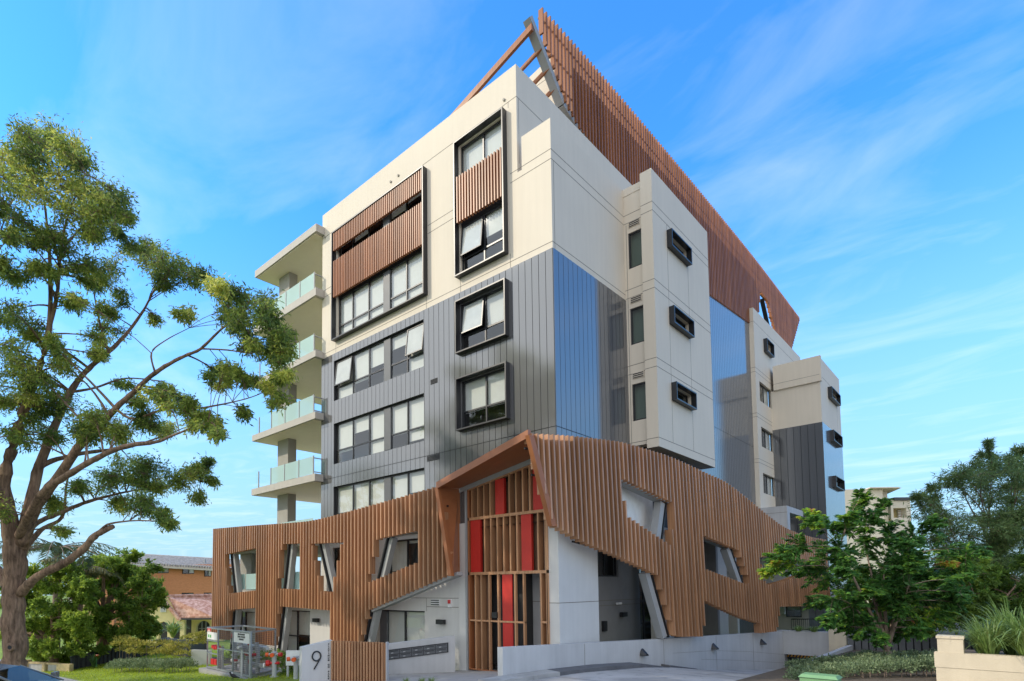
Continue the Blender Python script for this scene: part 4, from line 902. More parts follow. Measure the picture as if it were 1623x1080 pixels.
m = MB(); m.tube([F1(w1*.74, 1.1, -.4), F1(w1*.78, 1.2, -.4), F1(w1*.75, 1.3, -.4)], .035, 'redpaint', 8); m.build('red_pipe', cb_); m = MB(); m.fbox(F1, w1*.56, w1*.6, 1.35, 1.5, -.1, -.05, 'redpaint'); m.build('red_tag', cb_); m = MB(); m.fbox(F1, w1*.5, w1*.57, .45, .52, -.3, -.2, 'redpaint'); m.build('red_tag', cb_)
wheel(F1, w1*.44, 1.18, -.35, .13, 'pipe'); wheel(F2, .38, .95, -.3, .17, 'pipe'); wheel(F1, w1*.83, .52, -.3, .1)
m = MB(); m.prism([F1(-.3, 0, .18).to_2d(), F1(w1+.1, 0, .18).to_2d(), F2(w2+1.0, 0, .3).to_2d(), F2(w2+1.0, 0, -1.8).to_2d(), F1(-.3, 0, -1.8).to_2d()], zb_-.5, zb_+.02, 'concrete'); struct(m.build('pavement'))
def hydrant(u, v, h, label, low):
    p = gp(u, v); p.z = zb_+.02; t = thing('hydrant_standpipe', label, 'hydrant', p, 'hydrants beside the cage')
    m = MB(); m.tube([p, p+Vector((0, 0, h))], .085, 'pipe', 14); m.tube([p, p+Vector((0, 0, .03))], .15, 'pipe', 14); m.tube([p+Vector((0, 0, h)), p+Vector((0, 0, h+.04))], .11, 'pipe', 14); m.build('pipe', t)
    rh = Vector((CR.x, CR.y, 0)).normalized(); fh = Vector((-rh.y, rh.x, 0))
    for s, k in ((-1, 'orangep'), (1, 'redpaint'), (0, 'orangep')):
        m = MB(); o = p+Vector((0, 0, h-.05)); dr = (rh*s-fh*(.35 if s else 1)).normalized(); m.tube([o+dr*.06, o+dr*.2], .05, 'pipe', 10); m.tube([o+dr*.2, o+dr*.31], .075, k, 12); m.build('hose_cap', t)
    if low:
        m = MB(); o = p+Vector((0, 0, h*.58)); m.tube([o+rh*.17, o-rh*.28], .05, 'redpaint', 10); m.tube([o-rh*.16, o-rh*.28], .11, 'redpaint', 12); q = o-rh*.36+Vector((0, 0, -.08)); m.tube([q+rh*.03, q-rh*.02], .09, 'white', 12); m.tube([o+rh*.1+Vector((0, 0, -.02)), o+rh*.1+Vector((0, 0, .02))], .1, 'redpaint', 12); m.build('drain_valve', t)
hydrant(434.5, 1073.5, .86, 'grey standpipe hydrant with orange caps and a low red valve, right of the cage', True)
hydrant(469, 1076.5, .80, 'grey standpipe hydrant with red caps in front of the white notice board', False)
p = gp(463, 1073); p.z = zb_; nb = thing('notice_board', 'white notice board on two grey posts behind the second hydrant', 'sign', p)
rh = Vector((CR.x, CR.y, 0)).normalized(); FN = frame((p.x, p.y, zb_), rh, (rh.y, -rh.x, 0))
m = MB(); m.fbox(FN, -.22, .42, .45, .98, 0, .02, 'white'); m.fbox(FN, -.1, .06, .62, .66, .021, .024, 'pier'); m.build('board', nb)
for a in (-.2, .34):
    m = MB(); m.fbox(FN, a, a+.07, 0, .98, -.06, -.001, 'pipe'); m.build('post', nb)

# ------------------------------------------------------------------ foliage tools
def leaf_obj(name, C, Dr, Ln, Wd, tint, mt, parent=None, curl=0.12, normal=None):
    n = len(C); Dr = Dr/np.linalg.norm(Dr, axis=1, keepdims=True)
    r = nrng.normal(size=(n, 3)) if normal is None else normal
    S = np.cross(Dr, r); S /= np.linalg.norm(S, axis=1, keepdims=True)+1e-9
    Nn = np.cross(S, Dr); Ln = np.broadcast_to(Ln, (n,))[:, None]; Wd = np.broadcast_to(Wd, (n,))[:, None]
    V = np.empty((n, 4, 3)); V[:, 0] = C; mid = C+Dr*Ln*.45+Nn*Ln*curl
    V[:, 1] = mid+S*Wd*.5; V[:, 2] = C+Dr*Ln; V[:, 3] = mid-S*Wd*.5
    me = bpy.data.meshes.new(name); me.vertices.add(n*4); me.vertices.foreach_set('co', V.reshape(-1).astype(np.float32))
    me.loops.add(n*4); me.loops.foreach_set('vertex_index', np.arange(n*4, dtype=np.int32)); me.polygons.add(n)
    me.polygons.foreach_set('loop_start', np.arange(0, n*4, 4, dtype=np.int32)); me.polygons.foreach_set('loop_total', np.full(n, 4, dtype=np.int32))
    at_ = me.attributes.new('tint', 'FLOAT', 'FACE'); at_.data.foreach_set('value', np.clip(tint, 0, 1).astype(np.float32)); me.update(); me.validate()
    me.materials.append(MT[mt]); o = bpy.data.objects.new(name, me); COL.objects.link(o)
    if parent: o.parent = parent; o.matrix_parent_inverse = parent.matrix_world.inverted()
    return o
def rnd_unit(n): v = nrng.normal(size=(n, 3)); return v/np.linalg.norm(v, axis=1, keepdims=True)
def bez(a, b, sag, n=5):
    a, b = Vector(a), Vector(b); mid = (a+b)/2+Vector(sag); return [a*(1-t)**2+mid*2*t*(1-t)+b*t*t for t in [i/n for i in range(n+1)]]
def limb_points(limbs):
    pts = []
    for L in limbs:
        for (p, r0), (q, r1) in zip(L, L[1:]):
            for k in range(6): t = k/6; pts.append((p.lerp(q, t), r0+(r1-r0)*t))
        pts.append(L[-1])
    return pts
def crown_tree(root, limbs, clumps, leafmt, barkmt, per, ln, wd, droop=.3, spread=.16, twigs=9, names=('crown', 'trunk'), pinnate=False, squash=.75, tintf=None, seg=9, minr=.008):
    """limbs: [[(Vector, radius)..]..]; clumps: [(Vector, radius, tint)]; leaves sit on twigs grown from the limbs"""
    W_ = MB()
    for L in limbs:     # knobbly limbs: finer rings with uneven girth and a slight wander
        Q, RR = [], []
        for i in range(len(L)-1):
            (p1, r1), (p2, r2) = L[i], L[i+1]; p0, p3 = L[max(i-1, 0)][0], L[min(i+2, len(L)-1)][0]
            for k in range(5):
                t = k/5; q = 0.5*((2*p1)+(p2-p0)*t+(2*p0-5*p1+4*p2-p3)*t*t+(3*p1-p0-3*p2+p3)*t*t*t); r = r1+(r2-r1)*t
                Q.append(q+Vector(rnd_unit(1)[0])*r*.10*(1 if i+k else 0)); RR.append(r*rng.uniform(.90, 1.10))
        Q.append(L[-1][0]); RR.append(L[-1][1]); W_.tube(Q, RR, barkmt, seg+2)
    lp = limb_points(limbs); P = np.array([tuple(p) for p, r in lp]); C, D, T, NR = [], [], [], []
    for (c, R, tn) in clumps:
        c = Vector(c); d = np.linalg.norm(P-np.array(c), axis=1)+np.maximum(0, P[:, 2]-c.z)*.6; i = int(np.argmin(d)); a, r = lp[i]
        dist = (c-a).length; r0 = max(minr*1.2, min(r*.55, .012+dist*.018))
        br = bez(a, c, (rng.uniform(-.1, .1)*dist, rng.uniform(-.1, .1)*dist, .12*dist)); W_.tube(br, [r0+(minr-r0)*k/5 for k in range(6)], barkmt, 5, cap=False)
        for k in range(twigs):
            s = br[rng.choice((3, 4, 5, 5))]; v = Vector(rnd_unit(1)[0]); v.z *= squash; e = c+v*R*(rng.uniform(.35, 1.0)**.6)
            tw = bez(s, e, (0, 0, .08*R), 4); W_.tube(tw, [minr, minr*.9, minr*.75, minr*.6, minr*.4], barkmt, 3, cap=False)
            n = max(3, int(per/twigs*rng.uniform(.6, 1.4))); axis = (e-s); axis = axis.normalized() if axis.length > 1e-4 else Vector((0, 0, 1))
            tt = nrng.random(n)**.7; pts = np.array([tuple(q) for q in tw]); idx = np.minimum((tt*4).astype(int), 3); fr = (tt*4-idx)[:, None]
            base = pts[idx]*(1-fr)+pts[idx+1]*fr
            tw_t = tn+rng.uniform(-.16, .16)
            if pinnate:
                side = np.cross(np.array(axis), [0, 0, 1.0]); side /= np.linalg.norm(side)+1e-6
                sg = np.where(nrng.random(n) < .5, -1, 1)[:, None]; dd = side*sg+np.array(axis)*.55+nrng.normal(size=(n, 3))*.22; dd[:, 2] -= droop*.5
                nr = np.tile(np.array([0, 0, 1.0]), (n, 1))+nrng.normal(size=(n, 3))*.35; NR.append(nr)
            else:
                base = base+nrng.normal(size=(n, 3))*spread*R*.45; dd = np.array(axis)*.6+nrng.normal(size=(n, 3))*.65; dd[:, 2] -= droop
            C.append(base); D.append(dd); T.append(tw_t+nrng.normal(size=n)*.12)
    C, D, T = np.concatenate(C), np.concatenate(D), np.concatenate(T); n = len(C)
    if tintf is not None: T = tintf(C, T)
    leaf_obj(names[0], C, D, ln*(.7+.6*nrng.random(n)), wd*(.7+.6*nrng.random(n)), T, leafmt, root, normal=(np.concatenate(NR) if pinnate else None))
    W_.build(names[1], root, smooth=True, recalc=False)
def A_(l): return [(at(u, v, d), r) for u, v, d, r in l]

# ------------------------------------------------------------------ big street tree on the left
p0 = at(22, 1100, 19); tr = thing('street_tree', 'tall spreading street tree with grey brown trunk and open feathery crown at left', 'tree', (p0.x, p0.y, ground_z(p0.x, p0.y)))
pb = Vector((p0.x, p0.y, ground_z(p0.x, p0.y)-.2))
limbs = [[(pb, .62), (pb+Vector((0, 0, .5)), .48)]+A_([(23, 1040, 19, .43), (22, 985, 19, .40), (22, 930, 19, .39), (24, 885, 19, .42), (22, 850, 19, .36)]),
 A_([(24, 885, 19, .36), (15, 820, 18.9, .30), (6, 770, 18.8, .24), (18, 715, 18.7, .2), (40, 645, 18.6, .16), (62, 585, 18.5, .13), (78, 520, 18.4, .10), (80, 450, 18.3, .075), (76, 370, 18.2, .05), (66, 290, 18.1, .025), (60, 245, 18, .012)]),
 A_([(78, 520, 18.4, .08), (90, 470, 18.2, .07), (96, 400, 18, .05), (108, 340, 17.8, .035), (130, 290, 17.6, .02), (140, 262, 17.5, .01)]),
 A_([(96, 400, 18, .04), (130, 360, 17.8, .03), (165, 335, 17.6, .018), (190, 330, 17.5, .01)]),
 A_([(30, 870, 19, .28), (48, 800, 19.3, .22), (62, 740, 19.6, .19), (84, 683, 19.8, .16), (112, 622, 20, .13), (141, 584, 20.2, .11), (172, 558, 20.3, .09), (200, 530, 20.4, .07), (227, 493, 20.4, .05), (243, 463, 20.4, .035), (262, 432, 20.4, .018)]),
 A_([(34, 862, 19, .26), (60, 800, 18.6, .2), (92, 757, 18.2, .18), (122, 712, 17.9, .16), (152, 683, 17.6, .13), (183, 648, 17.4, .11), (212, 622, 17.2, .09), (246, 591, 17, .075), (285, 568, 16.8, .06), (318, 553, 16.6, .05), (352, 521, 16.4, .035), (385, 500, 16.3, .02), (412, 492, 16.2, .01)]),
 A_([(30, 850, 18.8, .16), (63, 787, 17.6, .13), (105, 755, 16.8, .12), (148, 729, 16.2, .1), (197, 708, 15.8, .08), (246, 701, 15.6, .06), (275, 690, 15.5, .04), (330, 668, 15.4, .015)]),
 A_([(60, 745, 19.5, .11), (82, 731, 19.8, .1), (141, 717, 20.4, .08), (200, 710, 20.8, .06), (262, 690, 21, .03), (300, 675, 21, .012)]),
 A_([(183, 648, 17.4, .05), (212, 664, 17.2, .045), (264, 648, 17, .04), (310, 648, 16.9, .035), (380, 635, 16.7, .022), (422, 620, 16.6, .012), (452, 600, 16.5, .006)]),
 A_([(35, 850, 19.2, .14), (60, 828, 19.8, .11), (98, 812, 20.3, .1), (141, 795, 20.7, .075), (200, 780, 21, .045), (260, 772, 21.2, .02), (318, 765, 21.3, .008)]),
 A_([(34, 940, 18.9, .20), (58, 915, 18.5, .17), (98, 895, 18.1, .15), (130, 872, 17.8, .14), (150, 850, 17.6, .12), (168, 840, 17.5, .10), (179, 835, 17.45, .085)]),
 A_([(150, 850, 17.6, .05), (170, 832, 17.4, .04), (205, 826, 17.2, .03), (240, 826, 17, .02), (268, 830, 16.9, .008)]),
 A_([(34, 880, 19.4, .13), (63, 842, 20, .1), (98, 820, 20.4, .07), (105, 770, 20.6, .04), (112, 745, 20.7, .02)]),
 A_([(12, 930, 19.2, .2), (-6, 900, 19.6, .17), (-40, 850, 20, .13), (-90, 760, 20.4, .08), (-130, 640, 20.6, .04)]),
 A_([(14, 830, 18.8, .16), (-15, 740, 18, .12), (-40, 620, 17.6, .08), (-30, 500, 17.4, .05), (-10, 400, 17.3, .03), (15, 330, 17.3, .012)]),
 A_([(112, 622, 20, .06), (150, 615, 20.4, .05), (200, 600, 20.8, .035), (260, 605, 21, .02)]), A_([(172, 558, 20.3, .05), (160, 520, 20.2, .04), (150, 470, 20, .025), (150, 440, 19.9, .01)]),
 A_([(246, 591, 17, .04), (240, 560, 17, .03), (262, 540, 17, .02), (300, 520, 17, .01)]), A_([(318, 553, 16.6, .03), (360, 555, 16.5, .025), (400, 560, 16.4, .018), (438, 552, 16.3, .008)])]
limbs = [[(q, r*.8) for q, r in L] for L in limbs]
cl = [(30, 228, 36), (75, 222, 34), (105, 240, 32), (18, 262, 38), (60, 258, 34), (125, 258, 28), (112, 290, 36), (180, 322, 28), (195, 345, 18), (150, 312, 34), (120, 330, 36), (70, 292, 40), (28, 300, 40), (8, 335, 28), (140, 368, 26), (186, 370, 14), (98, 385, 26), (60, 372, 24), (20, 380, 20), (160, 345, 26),
 (215, 398, 24), (245, 415, 28), (280, 425, 32), (308, 440, 24), (232, 386, 16), (262, 445, 20), (345, 452, 18), (370, 470, 26), (400, 488, 30), (425, 505, 24), (385, 512, 26), (360, 500, 16), (440, 538, 22), (430, 568, 26), (455, 560, 14), (400, 540, 26), (448, 598, 18), (430, 618, 16), (445, 638, 12), (368, 590, 20), (350, 604, 16), (398, 600, 14), (388, 655, 9), (340, 590, 12),
 (130, 425, 22), (170, 432, 26), (150, 452, 18), (198, 470, 16), (170, 492, 18), (118, 480, 18), (58, 425, 18), (30, 440, 20), (92, 432, 14), (18, 500, 28), (50, 522, 26), (28, 560, 32), (80, 545, 18), (172, 530, 26), (150, 560, 18), (240, 505, 16), (292, 500, 14), (100, 575, 22), (195, 612, 16), (250, 632, 22), (288, 640, 18), (265, 618, 16), (60, 600, 24),
 (18, 600, 36), (45, 640, 26), (28, 690, 22), (100, 642, 26), (150, 660, 34), (190, 680, 30), (130, 690, 26), (78, 690, 22), (230, 668, 22), (260, 680, 18), (318, 664, 22), (343, 670, 13), (350, 690, 9), (200, 742, 30), (240, 742, 26), (170, 762, 24), (130, 770, 20), (222, 770, 22), (260, 768, 22), (290, 760, 22), (318, 750, 20), (338, 765, 11), (312, 790, 14), (232, 800, 24), (190, 800, 18), (258, 815, 12), (268, 830, 8), (92, 800, 20), (102, 838, 16), (60, 660, 20), (215, 640, 14), (330, 735, 12),
 (-40, 300, 45), (-60, 420, 45), (-80, 560, 50), (-50, 680, 50), (-70, 250, 40), (-110, 480, 45), (-20, 800, 40), (-130, 640, 50), (0, 420, 22), (5, 640, 26)]
lpt = [(p, r) for L in limbs for (p, r) in L]
def depth_of(u, v):
    best = min(lpt, key=lambda q: (lambda P: (P[0]-u)**2+(P[1]-v)**2)(pix(q[0]))); return (best[0]-CP).dot(CF)
def pix(P):
    d = P-CP; z = d.dot(CF); return PPX+FPX*d.dot(CR)/z, PPY-FPX*d.dot(CU)/z
clumps = []
for u, v, r in cl:
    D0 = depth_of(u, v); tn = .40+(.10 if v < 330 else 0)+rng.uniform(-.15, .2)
    for _ in range(6 if r > 17 else 3):
        D = D0+rng.uniform(-1.7, 1.7); q = .62*r
        clumps.append((at(u+rng.uniform(-q, q)*1.15, v+rng.uniform(-q, q)*.8, D), max(.22, r*rng.uniform(.6, .95)/FPX*D), tn+rng.uniform(-.18, .22)))
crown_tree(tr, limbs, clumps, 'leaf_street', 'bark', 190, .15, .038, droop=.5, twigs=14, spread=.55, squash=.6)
m = MB(); k = at(17, 1026, 18.58); m.tube([k, k-CF*.05], [.15, .11], 'bark', 12); m.tube([k-CF*.04, k-CF*.055], [.09, .06], 'seam', 10); m.build('trunk_knot', tr)

# ------------------------------------------------------------------ generic trees from clump lists
def simple_tree(name, label, cat, base, D, clumplist, leafmt, barkmt, per, ln, wd, tr_, tn=.4, dj=1.2, group=None, fork=None, **kw):
    b = at(base[0], base[1], D); b.z = ground_z(b.x, b.y)
    t = thing(name, label, cat, b, group); pinn = kw.get('pinnate')
    fk = at(fork[0], fork[1], D) if fork else b+Vector((0, 0, 1.5))
    cs = []
    for c in clumplist:
        d = D+rng.uniform(-dj, dj); cs.append((at(c[0], c[1], d), c[2]/FPX*d*(1.25 if pinn else 1.1), (c[3] if len(c) > 3 else tn)+rng.uniform(-.1, .1)))
    limbs = [[(b-Vector((0, 0, .2)), tr_*1.2), (b.lerp(fk, .5), tr_), (fk, tr_*.8)]]
    for c in sorted(cs, key=lambda q: -q[1])[:9]: limbs.append([(q, tr_*(.55-.09*i)) for i, q in enumerate(bez(fk, c[0], (0, 0, .1), 5))])
    crown_tree(t, limbs, cs, leafmt, barkmt, per, ln, wd, **kw); return t
# glossy small tree by the ramp
LIME, RED = .64, 1.0
fc = [(1365, 788, 14), (1358, 806, 16), (1345, 822, 20), (1380, 832, 24), (1290, 832, 20), (1282, 824, 18, LIME), (1240, 880, 20), (1226, 898, 18, LIME), (1216, 906, 13, LIME), (1265, 868, 24), (1258, 905, 18), (1290, 890, 28), (1300, 920, 24), (1330, 870, 32), (1370, 860, 32), (1410, 850, 28), (1450, 852, 28), (1480, 832, 18), (1500, 870, 28), (1530, 886, 24), (1552, 872, 16), (1440, 880, 32), (1400, 900, 36), (1350, 910, 36), (1320, 950, 30), (1352, 960, 32), (1400, 950, 36), (1440, 930, 32), (1480, 908, 28), (1510, 920, 24), (1436, 962, 24, LIME), (1482, 982, 18, LIME), (1462, 986, 16, LIME), (1400, 990, 24), (1430, 1004, 18), (1370, 992, 24), (1345, 982, 18), (1530, 905, 18), (1508, 893, 5, RED), (1330, 995, 14), (1380, 935, 34), (1460, 945, 26), (1300, 870, 22), (1238, 872, 10, .8), (1225, 885, 10), (1520, 940, 20), (1400, 800, 10), (1385, 815, 12), (1320, 840, 18), (1360, 1010, 12), (1395, 1018, 12), (1430, 900, 28), (1282, 905, 22), (1310, 985, 12)]
fc += [(u_, v_, rng.uniform(13, 20)) for u_, v_ in [(1405+rng.gauss(0, 1)*62, 915+rng.gauss(0, 1)*42) for _ in range(46)] if ((u_-1405)/135)**2+((v_-915)/95)**2 < 1]
simple_tree('small_tree', 'small round tree with glossy deep green leaves and lime shoots in the hedge bed', 'tree', (1408, 1066), 18.4, fc, 'leaf_front', 'bark2', 640, .155, .066, .13, tn=.42, dj=1.5, fork=(1406, 1030), pinnate=True, twigs=13, droop=.35, squash=.8)
# dark needle tree behind it
dc = [(rng.uniform(1475, 1690), rng.uniform(735, 960), rng.uniform(22, 40)) for _ in range(95)]
dc = [c for c in dc if c[1] > 780-.55*(c[0]-1475)+rng.uniform(-10, 30) and c[1] > 730]+[(1500, 765, 18), (1480, 775, 14), (1540, 740, 22), (1562, 722, 14), (1575, 735, 20), (1600, 725, 16), (1470, 790, 12), (1520, 755, 20), (1620, 712, 12), (1612, 735, 22), (1455, 785, 8), (1566, 700, 6)]
simple_tree('weeping_tree', 'large dark fine leaved weeping tree at the right edge behind the planter', 'tree', (1580, 1040), 27, dc, 'leaf_dark', 'bark', 620, .24, .034, .2, tn=.45, dj=2.6, fork=(1580, 900), droop=.35, twigs=16, spread=.22, squash=.5)
sc_ = [(rng.uniform(1455, 1700), rng.uniform(885, 1010), rng.uniform(18, 30), rng.uniform(.1, .4)) for _ in range(70)]
simple_tree('evergreen_shrub', 'dense dark evergreen shrubbery between the small tree and the planter', 'shrub', (1560, 1040), 22.5, sc_, 'leaf_mid', 'bark', 620, .17, .065, .1, tn=.1, dj=1.5, fork=(1560, 990), droop=.3, twigs=10)
sc_ = [(rng.uniform(1335, 1475), rng.uniform(905, 990), rng.uniform(18, 26), rng.uniform(.1, .35)) for _ in range(34)]
simple_tree('evergreen_shrub', 'dark evergreen shrubs rising just behind the paling fence', 'shrub', (1410, 1040), 30, sc_, 'leaf_mid', 'bark', 560, .2, .085, .1, tn=.1, dj=1.5, fork=(1410, 990), droop=.3, twigs=10)
# garden trees on the left, beyond the lawn
ga1 = [(140, 905, 22), (165, 888, 24), (200, 890, 26), (232, 905, 22), (245, 930, 20), (250, 955, 16), (215, 930, 28), (180, 930, 28), (150, 940, 24), (225, 965, 24), (195, 970, 24), (165, 965, 22), (205, 1000, 20), (235, 985, 16), (185, 905, 24), (170, 1005, 16), (150, 1000, 20), (218, 880, 12), (256, 940, 10), (235, 1005, 14), (190, 1020, 18), (160, 1030, 16), (220, 1020, 16)]
ga1 += [(rng.uniform(145, 245), rng.uniform(895, 1010), rng.uniform(14, 22)) for _ in range(26)]
simple_tree('garden_tree', 'dense bushy garden tree with a bare dark trunk left of the yellow house', 'tree', (163, 1055), 31, ga1, 'leaf_mid', 'bark', 900, .17, .075, .28, tn=.40, dj=1.6, fork=(163, 985), droop=.25, twigs=12, group='garden trees beyond the lawn')
ga2 = [(55, 905, 18), (85, 900, 22), (115, 905, 22), (60, 935, 26), (100, 935, 28), (130, 930, 22), (45, 965, 24), (80, 970, 30), (120, 970, 28), (60, 1000, 28), (100, 1005, 28), (135, 1000, 22), (50, 1025, 20), (85, 1030, 22), (118, 1030, 20), (65, 1045, 14), (100, 1045, 14), (40, 990, 18), (10, 960, 30), (10, 1000, 26), (-20, 980, 30), (5, 925, 20), (25, 900, 14), (130, 1030, 14)]
ga2 += [(rng.uniform(40, 140), rng.uniform(905, 1040), rng.uniform(14, 22)) for _ in range(30)]
simple_tree('garden_tree', 'wide light green garden tree overhanging the low yellow wall beside the big trunk', 'tree', (85, 1062), 28.5, ga2, 'leaf_mid', 'bark', 900, .16, .075, .2, tn=.52, dj=1.5, fork=(85, 1020), droop=.25, twigs=12, group='garden trees beyond the lawn')
# palms
def frond(m_pts, base, az, length, lift, droopf, CC, DD, TT, tn):
    d = Vector((math.cos(az), math.sin(az), 0)); sd = Vector((-d.y, d.x, 0)); P = []
    for k in range(13):
        t = k/12; P.append(base+d*length*t*(1-.12*t)+Vector((0, 0, lift*t-droopf*t*t)))
    m_pts.append(P)
    for k in range(1, 13):
        for j in range(5):
            q = P[k-1].lerp(P[k], j/5); wl_ = (.55*math.sin(math.pi*(.12+.83*k/12.5))+.08)
            for s in (-1, 1): CC.append(q); DD.append((sd*s+d*.55+Vector((0, 0, -.45-.5*rng.random()))).normalized()*wl_); TT.append(tn+rng.uniform(-.15, .15))
def palm(label, top, base_z, fronds, rad, length, lift, dro, tn=.4):
    t = thing('palm_tree', label, 'palm', (top.x, top.y, base_z), 'palms at the left'); W_ = MB()
    W_.tube([Vector((top.x, top.y, base_z-.2)), Vector((top.x+.1, top.y, (top.z+base_z)/2)), top], [rad*1.25, rad, rad*.9], 'bark2', 10); W_.build('trunk', t, smooth=True)
    S = [];  C, D, T = [], [], []
    for i in range(fronds): frond(S, top, 2*math.pi*i/fronds+rng.uniform(-.2, .2), length*rng.uniform(.85, 1.1), lift*rng.uniform(.2, 1.3), dro*rng.uniform(.7, 1.2), C, D, T, tn+rng.uniform(-.2, .25))
    W_ = MB()
    for P in S: W_.tube(P, [.03-.002*k for k in range(13)], 'bark2', 4, cap=False)
    fs = W_.build('frond_stem', t); C = np.array([tuple(c) for c in C]); D = np.array([tuple(d) for d in D]); ln = np.linalg.norm(D, axis=1)
    leaf_obj('frond', C, D, ln, .045, np.array(T), 'leaf_palm', t)
q = at(92, 868, 31.5); palm('palm with arching feathery fronds behind the big street tree', q, ground_z(q.x, q.y), 18, .20, 5.0, 1.7, 3.2)
q = at(128, 905, 29.2); palm('young upright palm poking out of the garden trees', q, ground_z(q.x, q.y), 9, .12, 2.0, 1.9, 1.2, .55)
# ------------------------------------------------------------------ shrubs, hedges, strappy plants
def bush(name, label, cat, cells, leafmt, per, ln, wd, tn=.45, group=None, stem=True, spread=1.0):
    """cells: (centre, radius); foliage fills a heap of rounded clumps on short stems"""
    c0_ = cells[0][0]; t = thing(name, label, cat, (c0_.x, c0_.y, ground_z(c0_.x, c0_.y)), group)
    C, D, T = [], [], []; W_ = MB()
    for c, R in cells:
        n = int(per*rng.uniform(.8, 1.2)); u_ = rnd_unit(n); u_[:, 2] = np.abs(u_[:, 2])*.95-.12; rr = R*(.55+.5*nrng.random((n, 1)))
        C.append(np.array(c)+u_*rr*np.array([1, 1, spread])); D.append(u_+nrng.normal(size=(n, 3))*.5+np.array([0, 0, .35])); T.append(tn+nrng.normal(size=n)*.18+rng.uniform(-.1, .1))
        if stem: W_.tube([Vector((c.x, c.y, ground_z(c.x, c.y)-.05)), c], [.018, .01], 'bark2', 4)
    n = sum(map(len, C)); leaf_obj('foliage', np.concatenate(C), np.concatenate(D), ln*(.7+.6*nrng.random(n)), wd*(.7+.6*nrng.random(n)), np.concatenate(T), leafmt, t)
    if stem: W_.build('stem', t)
    return t
cells = []
for u in range(1262, 1492, 9):
    for D in (15.6, 16.5, 17.4, 18.3, 19.2):
        b = at(u+rng.uniform(-5, 5), 1060, D+rng.uniform(-.3, .3)); g = ground_z(b.x, b.y); h = .14+.24*min(1, (u-1255)/120)+rng.uniform(-.05, .06)
        if b.x > DX1+.1: cells.append((Vector((b.x, b.y, g+h-.2)), .26))
bush('clipped_hedge', 'low soft grey green hedge around the small tree and green cabinet', 'hedge', cells, 'leaf_hedge', 170, .075, .036, tn=.5)
def at_g(u, D, h): b = at(u, 1000, D); return Vector((b.x, b.y, ground_z(b.x, b.y)+h))
bush('silver_hedge', 'low rounded silver green hedge at the back edge of the lawn', 'hedge', [(at_g(u+rng.uniform(-3, 3), 25.5+rng.uniform(-.5, .6)-(u-180)*.012, .18+rng.uniform(0, .1)), .36) for u in range(182, 306, 5)], 'leaf_hedge', 260, .085, .035, tn=.62)
bush('golden_shrub', 'spreading golden green shrub above the silver hedge', 'shrub', [(at(u, v, 27.5+rng.uniform(-.8, .8)), .40) for u, v in [(190, 1022), (200, 1030), (212, 1034), (225, 1036), (240, 1034), (252, 1036), (265, 1032), (278, 1036), (290, 1038), (215, 1022), (232, 1024), (248, 1022), (262, 1022), (276, 1024), (195, 1014), (205, 1018), (286, 1028)]], 'leaf_gold', 150, .14, .06, tn=.5, spread=.5)
bush('trailing_shrub', 'thin light green shrub leaning toward the left end of the steel cage', 'shrub', [(at(u, v, 25), .3) for u, v in [(295, 1014), (308, 1010), (320, 1008), (315, 1020), (300, 1022), (324, 1016)]], 'leaf_gold', 90, .12, .055, tn=.35, spread=.6, stem=False)
bush('green_shrub', 'dark green shrub between the cage and the number wall', 'shrub', [(at(u, v, 21.3+rng.uniform(-.4, .4)), .26) for u, v in [(448, 1048), (455, 1054), (462, 1060), (446, 1062), (470, 1062), (476, 1070), (456, 1068)]], 'leaf_mid', 160, .09, .04, tn=.25, stem=False)
bush('mulch_shrub', 'low dark green shrubs in the garden bed behind the steel cage', 'shrub', [(Vector((x, y, ground_z(x, y)+rng.uniform(.15, .5))), rng.uniform(.3, .42)) for x, y in [(rng.uniform(-16, -7.2), rng.uniform(-3.4, -2.2)) for _ in range(26)]], 'leaf_mid', 190, .10, .045, tn=.15)
def strap(name, label, base, n, L_, lean, mt='leaf_strap', wd=.022, tn=.5, group=None, up=1.0):
    t = thing(name, label, 'plant', base, group); m = MB(); tt = []
    for i in range(n):
        az = rng.uniform(0, 2*math.pi); l = L_*rng.uniform(.55, 1.1); d = Vector((math.cos(az), math.sin(az), 0)); s = Vector((-d.y, d.x, 0))*wd*.5; b = base+d*rng.uniform(0, .12)*lean; ln_ = rng.uniform(.25, 1.0)*lean
        prev = None; w = rng.uniform(-.2, .2)
        for k in range(6):
            q = k/5; p = b+d*l*ln_*q*(.6+.4*q)+Vector((0, 0, l*up*(q*(1-.28*q) - ln_*.62*q*q)))
            ww = s*(1-q**2)
            if prev: m.face([prev[0]-prev[1], prev[0]+prev[1], p+ww+Vector((0, 0, .0005)), p-ww], mt); tt.append(tn+w)
            prev = (p, ww)
    o = m.build('blade', t, recalc=False); a = o.data.attributes.new('tint', 'FLOAT', 'FACE'); a.data.foreach_set('value', np.clip(np.array(tt)+nrng.normal(size=len(tt))*.05, 0, 1).astype(np.float32)); return t
